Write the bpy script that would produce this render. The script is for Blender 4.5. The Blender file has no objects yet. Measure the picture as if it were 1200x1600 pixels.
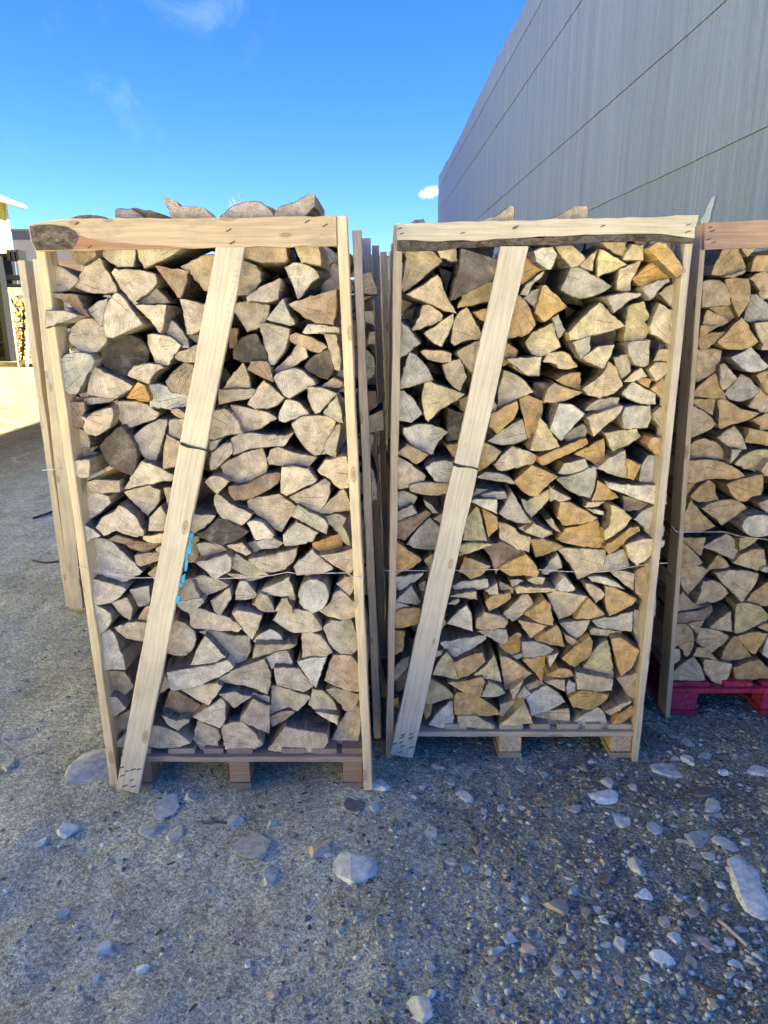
import bpy, bmesh, math, random
import numpy as np
from mathutils import Vector, Matrix, noise as mnoise
random.seed(7)
rng = np.random.default_rng(7)
R = math.radians
SC = bpy.context.scene
COL = SC.collection

# ---------------------------------------------------------------- camera, sky, sun, exposure
FPX, PITCH, CAMZ = 1150.0, R(15.13), 1.65
cam_data = bpy.data.cameras.new('camera')
cam = bpy.data.objects.new('camera', cam_data)
COL.objects.link(cam)
cam.location = (0, 0, CAMZ)
cam.rotation_euler = (R(90) - PITCH, 0, 0)
cam_data.sensor_fit = 'VERTICAL'
cam_data.sensor_height = 36.0
cam_data.lens = 36.0 * FPX / 1600.0
cam_data.clip_end = 3000
cam_data.clip_start = 0.05
SC.camera = cam

SUN_EL, SUN_BACK = R(43), R(9)            # sun to the right of the view, a little behind the camera
SUN_DIR = Vector((math.cos(SUN_EL) * math.cos(SUN_BACK), -math.cos(SUN_EL) * math.sin(SUN_BACK), math.sin(SUN_EL)))
sl = bpy.data.lights.new('sun', 'SUN')
sl.energy = 5.0
sl.angle = R(0.5)
sl.color = (1.0, 0.92, 0.72)
so = bpy.data.objects.new('sun', sl)
COL.objects.link(so)
so.rotation_euler = SUN_DIR.to_track_quat('Z', 'Y').to_euler()
so.location = (10, -4, 12)

SC.view_settings.view_transform = 'Standard'
SC.view_settings.look = 'None'
SC.view_settings.gamma = 1
SC.view_settings.use_curve_mapping = False
SC.view_settings.exposure = 3.55
SC.cycles.max_bounces = 8
SC.cycles.diffuse_bounces = 5
SC.cycles.use_denoising = True

class NT:
    """small helper to write node trees"""
    def __init__(self, tree):
        self.t = tree
        self.n = tree.nodes
        self.l = tree.links
    def node(self, kind, **kw):
        nd = self.n.new(kind)
        for k, v in kw.items():
            setattr(nd, k, v)
        return nd
    def put(self, sock, v):
        if hasattr(v, 'is_output'):
            self.l.new(v, sock)
        else:
            sock.default_value = v
    def math(self, op, a, b=0.0, c=0.0, clamp=False):
        m = self.node('ShaderNodeMath', operation=op, use_clamp=clamp)
        self.put(m.inputs[0], a); self.put(m.inputs[1], b); self.put(m.inputs[2], c)
        return m.outputs[0]
    def mix(self, f, a, b, mode='MIX'):
        m = self.node('ShaderNodeMix', data_type='RGBA', blend_type=mode)
        self.put(m.inputs[0], f)
        for s, v in ((m.inputs[6], a), (m.inputs[7], b)):
            if isinstance(v, tuple) and len(v) == 3:
                v = (*v, 1)
            self.put(s, v)
        return m.outputs[2]
    def noise(self, vec, scale, detail=4, rough=0.55, dist=0.0, dim='3D'):
        m = self.node('ShaderNodeTexNoise', noise_dimensions=dim)
        if vec is not None:
            self.l.new(vec, m.inputs['Vector'])
        m.inputs['Scale'].default_value = scale
        m.inputs['Detail'].default_value = detail
        m.inputs['Roughness'].default_value = rough
        m.inputs['Distortion'].default_value = dist
        return m.outputs[0]
    def voro(self, vec, scale, feature='F1', out='Distance', rand=1.0):
        m = self.node('ShaderNodeTexVoronoi', feature=feature)
        if vec is not None:
            self.l.new(vec, m.inputs['Vector'])
        m.inputs['Scale'].default_value = scale
        m.inputs['Randomness'].default_value = rand
        return m.outputs[out]
    def ramp(self, f, lo, hi, a=0.0, b=1.0):
        m = self.node('ShaderNodeMapRange')
        m.interpolation_type = 'SMOOTHSTEP'
        self.put(m.inputs[0], f); self.put(m.inputs[1], lo); self.put(m.inputs[2], hi)
        self.put(m.inputs[3], a); self.put(m.inputs[4], b)
        return m.outputs[0]
    def scale(self, vec, xyz, rot=None):
        m = self.node('ShaderNodeMapping')
        self.l.new(vec, m.inputs[0])
        m.inputs['Scale'].default_value = xyz
        if rot is not None:
            m.inputs['Rotation'].default_value = rot
        return m.outputs[0]
    def mul(self, col, f):
        """colour times scalar"""
        m = self.node('ShaderNodeVectorMath', operation='SCALE')
        self.put(m.inputs[0], col); self.put(m.inputs['Scale'], f)
        return m.outputs[0]
    def bump(self, h, strength=0.5, dist=0.002, normal=None):
        m = self.node('ShaderNodeBump')
        m.inputs['Strength'].default_value = strength
        m.inputs['Distance'].default_value = dist
        self.l.new(h, m.inputs['Height'])
        if normal is not None:
            self.l.new(normal, m.inputs['Normal'])
        return m.outputs[0]

def material(name):
    m = bpy.data.materials.new(name)
    m.use_nodes = True
    nt = NT(m.node_tree)
    bs = m.node_tree.nodes['Principled BSDF']
    return m, nt, bs
def finish(nt, bs, col, rough=0.8, normal=None, spec=0.3):
    nt.put(bs.inputs['Base Color'], col if not (isinstance(col, tuple) and len(col) == 3) else (*col, 1))
    nt.put(bs.inputs['Roughness'], rough)
    bs.inputs['Specular IOR Level'].default_value = spec
    if normal is not None:
        nt.l.new(normal, bs.inputs['Normal'])

# world: physical sky, a few thin clouds
world = bpy.data.worlds.new('World')
SC.world = world
world.use_nodes = True
nt = NT(world.node_tree)
bg = world.node_tree.nodes['Background']
sky = nt.node('ShaderNodeTexSky', sky_type='NISHITA')
sky.sun_disc = False
sky.sun_elevation = SUN_EL
sky.sun_rotation = math.atan2(SUN_DIR.x, SUN_DIR.y)
sky.altitude = 300
sky.air_density = 1.0
sky.dust_density = 0.15
sky.ozone_density = 2.5
hs = nt.node('ShaderNodeHueSaturation')
hs.inputs['Saturation'].default_value = 1.3
nt.l.new(sky.outputs[0], hs.inputs['Color'])
tc = nt.node('ShaderNodeTexCoord')
gen = tc.outputs['Generated']
sep = nt.node('ShaderNodeSeparateXYZ')
nt.l.new(gen, sep.inputs[0])
cirrus = nt.noise(nt.scale(gen, (3.2, 1.6, 2.0), (0.3, 0.5, 0.9)), 2.2, 7, 0.62, 1.3)
patch = nt.noise(gen, 2.6, 2, 0.5)
cm = nt.math('MULTIPLY', nt.ramp(cirrus, 0.50, 0.82), nt.ramp(patch, 0.46, 0.66))
cm = nt.math('MULTIPLY', cm, nt.ramp(sep.outputs[2], 0.12, 0.35, 0, 0.20))
# small fair weather clouds low over the horizon
cum = nt.noise(gen, 75.0, 7, 0.7)
def sky_dir(u, v):
    x, y = (u - 600) / FPX, -(v - 800) / FPX
    return Vector((x, math.cos(PITCH) + y * math.sin(PITCH), -math.sin(PITCH) + y * math.cos(PITCH))).normalized()
low = 0.0
for (cu_, cv_, cr_) in ((675, 299, 0.75), (665, 303, 0.5), (-150, 352, 2.0), (-420, 300, 2.6)):   # one small cloud by the hall's far corner, two more beyond the yellow house
    dt = nt.node('ShaderNodeVectorMath', operation='DISTANCE')
    nt.l.new(nt.scale(gen, (1, 1, 1.7)), dt.inputs[0]); dd_ = sky_dir(cu_, cv_); dt.inputs[1].default_value = (dd_.x, dd_.y, dd_.z * 1.7)
    f_ = nt.math('SUBTRACT', nt.math('DIVIDE', dt.outputs['Value'], math.radians(cr_)), nt.math('MULTIPLY', cum, 1.6))
    low = nt.math('MAXIMUM', low, nt.ramp(f_, 0.35, -0.45, 0, 0.85))
clouds = nt.math('MAXIMUM', cm, nt.math('MULTIPLY', low, 0.9))
skyc = nt.mix(1.0, hs.outputs[0], (0.235, 0.325, 0.575), 'MULTIPLY')
col = nt.mix(clouds, skyc, (3.2, 3.6, 4.4))
nt.l.new(col, bg.inputs[0])
bg.inputs[1].default_value = 0.05

# ---------------------------------------------------------------- rays through the photograph
cP, sP = math.cos(PITCH), math.sin(PITCH)
def ray(u, v):
    dx = (u - 600) / FPX
    dy = -(v - 800) / FPX
    return Vector((dx, cP + dy * sP, -sP + dy * cP))
def onY(u, v, Y):
    d = ray(u, v); t = Y / d.y
    return Vector((d.x * t, Y, CAMZ + d.z * t))
def onX(u, v, X0, slope=0.0):
    """on the vertical plane x = X0 + slope*y"""
    d = ray(u, v); t = X0 / (d.x - slope * d.y)
    return Vector((d.x * t, d.y * t, CAMZ + d.z * t))
def onG(u, v, z=0.0):
    d = ray(u, v); t = (z - CAMZ) / d.z
    return Vector((d.x * t, d.y * t, z))

# ---------------------------------------------------------------- object helpers
def vary(t, a, b):
    j = random.uniform(a, b)
    return tuple(c * j * random.uniform(0.985, 1.015) for c in t)
def tag(o, label=None, cat=None, group=None, kind=None):
    if label: o['label'] = label
    if cat: o['category'] = cat
    if group: o['group'] = group
    if kind: o['kind'] = kind
    return o
def thing(name, loc, label, cat, group=None):
    o = bpy.data.objects.new(name, None)
    o.empty_display_size = 0.1
    o.location = loc
    COL.objects.link(o)
    return tag(o, label, cat, group)
def obj(name, me, parent=None, loc=None, mat4=None):
    o = bpy.data.objects.new(name, me)
    COL.objects.link(o)
    if mat4 is not None:
        o.matrix_world = mat4
    elif loc is not None:
        o.location = loc
    if parent is not None:
        off = Matrix.Translation(-Vector(parent.location))
        o.parent = parent
        o.matrix_local = off @ (mat4 if mat4 is not None else Matrix.Translation(loc if loc is not None else (0, 0, 0)))
    return o
def set_tone(me, tones):
    """one linear colour per face (list) or for all faces (tuple) -> corner colour attribute 'tone'"""
    at = me.color_attributes.new('tone', 'FLOAT_COLOR', 'CORNER')
    if isinstance(tones, tuple):
        arr = np.tile(np.array([*tones, 1.0], dtype=np.float32), (len(me.loops), 1))
    else:
        tot = np.zeros(len(me.polygons), dtype=np.int32)
        me.polygons.foreach_get('loop_total', tot)
        arr = np.repeat(np.array([[*t, 1.0] for t in tones], dtype=np.float32), tot, axis=0)
    at.data.foreach_set('color', arr.ravel())
def mesh(name, verts, faces, mats, midx=None, tones=None, smooth=False):
    me = bpy.data.meshes.new(name)
    me.from_pydata([tuple(v) for v in verts], [], faces)
    for m in (mats if isinstance(mats, (list, tuple)) else [mats]):
        me.materials.append(m)
    if midx is not None:
        me.polygons.foreach_set('material_index', np.array(midx, dtype=np.int32))
    if tones is not None:
        set_tone(me, tones)
    if smooth:
        me.polygons.foreach_set('use_smooth', np.ones(len(me.polygons), dtype=bool))
    me.update()
    return me

# ---------------------------------------------------------------- materials
def attr(nt, name='tone'):
    a = nt.node('ShaderNodeAttribute', attribute_name=name)
    return a.outputs['Color']

def mat_log_end():
    m, nt, bs = material('sawn log end')
    tone = attr(nt)
    uvn = nt.node('ShaderNodeUVMap', uv_map='grain')
    uv = uvn.outputs[0]
    oi = nt.node('ShaderNodeObjectInfo')
    geo = nt.node('ShaderNodeNewGeometry')
    pos = geo.outputs['Position']
    wob = nt.noise(pos, 22, 3)
    ln = nt.node('ShaderNodeVectorMath', operation='LENGTH'); nt.l.new(uv, ln.inputs[0])
    dist = nt.math('ADD', ln.outputs['Value'], nt.math('MULTIPLY', wob, 0.012))
    ring = nt.math('SINE', nt.math('MULTIPLY', dist, 2 * math.pi / 0.0052))
    ringm = nt.math('MULTIPLY_ADD', ring, 0.075, 1.0)
    ring2 = nt.noise(None, 1.0, 3)
    rn = nt.node('ShaderNodeTexNoise', noise_dimensions='1D'); nt.l.new(nt.math('MULTIPLY', dist, 60), rn.inputs['W']); rn.inputs['Detail'].default_value = 3
    ringv = nt.ramp(rn.outputs[0], 0.3, 0.7, 0.85, 1.11)
    sp = nt.node('ShaderNodeSeparateXYZ'); nt.l.new(uv, sp.inputs[0])
    ang = nt.math('ARCTAN2', sp.outputs[1], sp.outputs[0])
    av = nt.math('ADD', nt.math('MULTIPLY', ang, 3.1), nt.math('MULTIPLY_ADD', wob, 0.35, nt.math('MULTIPLY', oi.outputs['Random'], 50)))
    vo = nt.node('ShaderNodeTexVoronoi', voronoi_dimensions='1D', feature='DISTANCE_TO_EDGE'); nt.l.new(av, vo.inputs['W']); vo.inputs['Scale'].default_value = 1.0
    crackw = nt.math('DIVIDE', 0.0024, nt.math('ADD', ln.outputs['Value'], 0.02))
    crack = nt.math('LESS_THAN', vo.outputs['Distance'], crackw)
    cmask = nt.ramp(nt.noise(pos, 14, 2), 0.53, 0.62)
    crack = nt.math('MULTIPLY', crack, cmask)
    rays_ = nt.noise(None, 6, 2)
    r1 = nt.node('ShaderNodeTexNoise', noise_dimensions='1D'); nt.l.new(nt.math('MULTIPLY', ang, 26), r1.inputs['W']); r1.inputs['Detail'].default_value = 2
    rayv = nt.ramp(r1.outputs[0], 0.3, 0.7, 0.90, 1.08)
    # saw marks: fine parallel scratches, another way round on each log
    rot = nt.node('ShaderNodeVectorRotate', rotation_type='Z_AXIS'); nt.l.new(uv, rot.inputs['Vector'])
    nt.l.new(nt.math('MULTIPLY', oi.outputs['Random'], 40.0), rot.inputs['Angle'])
    kerf = nt.noise(nt.scale(rot.outputs[0], (330, 14, 1)), 1.0, 3, 0.6)
    kerfv = nt.ramp(kerf, 0.3, 0.7, 0.88, 1.09)
    mott = nt.noise(pos, 26, 5, 0.62)
    mottv = nt.ramp(mott, 0.28, 0.72, 0.66, 1.20)
    big = nt.noise(pos, 9, 3, 0.5)
    speck = nt.noise(pos, 240, 3, 0.7)
    specv = nt.ramp(speck, 0.25, 0.75, 0.84, 1.12)
    f = nt.math('MULTIPLY', nt.math('MULTIPLY', ringm, ringv), nt.math('MULTIPLY', kerfv, mottv))
    f = nt.math('MULTIPLY', f, nt.math('MULTIPLY', rayv, specv))
    col = nt.mul(tone, f)
    grey = nt.mix(nt.ramp(big, 0.42, 0.68, 0.0, 0.30), col, nt.mul(nt.mix(0.25, (0.54, 0.49, 0.41), tone), f))
    pale = nt.mix(nt.ramp(nt.noise(pos, 17, 4), 0.54, 0.72, 0, 0.4), grey, nt.mul(nt.mix(0.35, (0.70, 0.61, 0.47), tone), f))
    stain = nt.mix(nt.ramp(nt.noise(pos, 38, 5, 0.7), 0.60, 0.74, 0, 0.5), pale, nt.mul(tone, 0.42))
    c = nt.mix(nt.math('MULTIPLY', crack, 0.75), stain, (0.035, 0.025, 0.02))
    h = nt.math('ADD', nt.math('MULTIPLY', kerf, 0.6), nt.math('ADD', nt.math('MULTIPLY', mott, 1.2), nt.math('MULTIPLY', speck, 0.35)))
    h = nt.math('SUBTRACT', h, nt.math('MULTIPLY', crack, 1.5))
    finish(nt, bs, c, 0.85, nt.bump(h, 1.0, 0.006), 0.2)
    return m
def mat_log_side():
    m, nt, bs = material('split log side')
    tone = attr(nt)
    geo = nt.node('ShaderNodeNewGeometry'); pos = geo.outputs['Position']
    fib = nt.noise(nt.scale(pos, (90, 5, 90)), 1.0, 4, 0.65)
    big = nt.noise(pos, 10, 3)
    f = nt.math('MULTIPLY', nt.ramp(fib, 0.25, 0.75, 0.62, 1.05), nt.ramp(big, 0.3, 0.7, 0.7, 1.0))
    col = nt.mul(nt.mix(0.35, tone, (0.30, 0.22, 0.15)), f)
    finish(nt, bs, col, 0.85, nt.bump(fib, 0.8, 0.004), 0.2)
    return m
def mat_bark():
    m, nt, bs = material('log bark')
    geo = nt.node('ShaderNodeNewGeometry'); pos = geo.outputs['Position']
    n = nt.noise(nt.scale(pos, (45, 16, 70)), 1.0, 7, 0.75, 0.8)
    v = nt.noise(nt.scale(pos, (16, 40, 26)), 1.0, 6, 0.7)
    tone = attr(nt)
    base = nt.mix(nt.ramp(n, 0.35, 0.66), (0.045, 0.036, 0.03), (0.22, 0.19, 0.155))
    base = nt.mix(0.22, base, tone)
    col = nt.mul(base, nt.ramp(v, 0.3, 0.6, 0.55, 1.1))
    finish(nt, bs, col, 0.9, nt.bump(nt.math('ADD', v, n), 1.0, 0.008), 0.15)
    return m
def mat_timber(name='sawn timber', dirt=0.35):
    """planed boards: the grain runs along the object's own x axis"""
    m, nt, bs = material(name)
    tone = attr(nt)
    tc = nt.node('ShaderNodeTexCoord'); oi = nt.node('ShaderNodeObjectInfo')
    off = nt.node('ShaderNodeCombineXYZ'); 
    r = nt.math('MULTIPLY', oi.outputs['Random'], 37.0)
    for i in range(3): nt.l.new(r, off.inputs[i])
    ad = nt.node('ShaderNodeVectorMath', operation='ADD'); nt.l.new(tc.outputs['Object'], ad.inputs[0]); nt.l.new(off.outputs[0], ad.inputs[1])
    p = ad.outputs[0]
    wv = nt.noise(nt.scale(p, (2.2, 16, 16)), 1.0, 3, 0.5)
    sp = nt.node('ShaderNodeSeparateXYZ'); nt.l.new(p, sp.inputs[0])
    g = nt.math('ADD', nt.math('MULTIPLY', nt.math('ADD', sp.outputs[1], nt.math('MULTIPLY', sp.outputs[2], 0.8)), 300.0), nt.math('MULTIPLY', wv, 26.0))
    grain = nt.math('SINE', g)
    fine = nt.noise(nt.scale(p, (7, 260, 260)), 1.0, 4, 0.6)
    vo = nt.node('ShaderNodeTexVoronoi'); nt.l.new(nt.scale(p, (5.0, 13, 13)), vo.inputs['Vector']); vo.inputs['Scale'].default_value = 1.0; vo.inputs['Randomness'].default_value = 1.0
    kd = vo.outputs['Distance']
    knot = nt.math('MULTIPLY', nt.ramp(kd, 0.11, 0.05), nt.math('GREATER_THAN', nt.node('ShaderNodeSeparateColor').outputs[0], -1.0))
    knotring = nt.math('MULTIPLY', nt.ramp(kd, 0.15, 0.11), nt.ramp(kd, 0.07, 0.11))
    f = nt.math('MULTIPLY', nt.ramp(grain, -1, 1, 0.90, 1.04), nt.ramp(fine, 0.25, 0.75, 0.82, 1.10))
    cl = nt.noise(p, 5, 4, 0.6)
    f = nt.math('MULTIPLY', f, nt.ramp(cl, 0.3, 0.75, 1.06, 0.84))
    col = nt.mul(tone, f)
    col = nt.mix(nt.math('MULTIPLY', nt.ramp(grain, 0.2, 1.0), 0.16), col, nt.mul(nt.mix(0.5, tone, (0.42, 0.22, 0.08)), 0.85))
    d = nt.noise(nt.scale(p, (5, 14, 14)), 1.0, 6, 0.7)
    col = nt.mix(nt.ramp(d, 0.54, 0.75, 0, dirt), col, (0.16, 0.145, 0.13))
    col = nt.mix(nt.math('MULTIPLY', knot, 0.65), col, (0.22, 0.12, 0.06))
    col = nt.mix(nt.math('MULTIPLY', knotring, 0.5), col, (0.12, 0.07, 0.04))
    h = nt.math('ADD', nt.math('MULTIPLY', fine, 1.0), nt.math('MULTIPLY', grain, 0.15))
    finish(nt, bs, col, 0.75, nt.bump(h, 0.5, 0.002), 0.25)
    return m
def mat_plain(name, rough=0.7, spec=0.3, amount=0.25, sc=30, bump=0.3, metal=0.0):
    m, nt, bs = material(name)
    tone = attr(nt)
    geo = nt.node('ShaderNodeNewGeometry'); pos = geo.outputs['Position']
    n = nt.noise(pos, sc, 5, 0.65)
    col = nt.mul(tone, nt.ramp(n, 0.25, 0.75, 1 - amount, 1 + amount))
    bs.inputs['Metallic'].default_value = metal
    finish(nt, bs, col, rough, nt.bump(n, bump, 0.004), spec)
    return m
def mat_chipboard():
    m, nt, bs = material('pressed chip block')
    tone = attr(nt)
    geo = nt.node('ShaderNodeNewGeometry'); pos = geo.outputs['Position']
    v = nt.node('ShaderNodeTexVoronoi'); nt.l.new(pos, v.inputs['Vector']); v.inputs['Scale'].default_value = 190
    sc_ = nt.node('ShaderNodeSeparateColor'); nt.l.new(v.outputs['Color'], sc_.inputs[0])
    f = nt.ramp(sc_.outputs[0], 0, 1, 0.72, 1.15)
    n = nt.noise(pos, 12, 4)
    col = nt.mul(tone, nt.math('MULTIPLY', f, nt.ramp(n, 0.3, 0.7, 0.85, 1.08)))
    finish(nt, bs, col, 0.9, nt.bump(sc_.outputs[0], 0.6, 0.002), 0.15)
    return m
M_END, M_SIDE, M_BARK = mat_log_end(), mat_log_side(), mat_bark()
M_TIMBER = mat_timber()
M_WORN = mat_timber('weathered timber', 0.6)
M_CHIP = mat_chipboard()
M_PLAIN = mat_plain('painted surface')
M_RED = mat_plain('worn red paint', 0.65, 0.35, 0.45, 55, 0.5)
M_METAL = mat_plain('dark steel', 0.8, 0.12, 0.3, 20, 0.2)
M_PLASTIC = mat_plain('plastic cord', 0.45, 0.4, 0.05, 50, 0.0)
M_STONE = mat_plain('river stone', 0.8, 0.3, 0.32, 42, 0.5)


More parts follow.
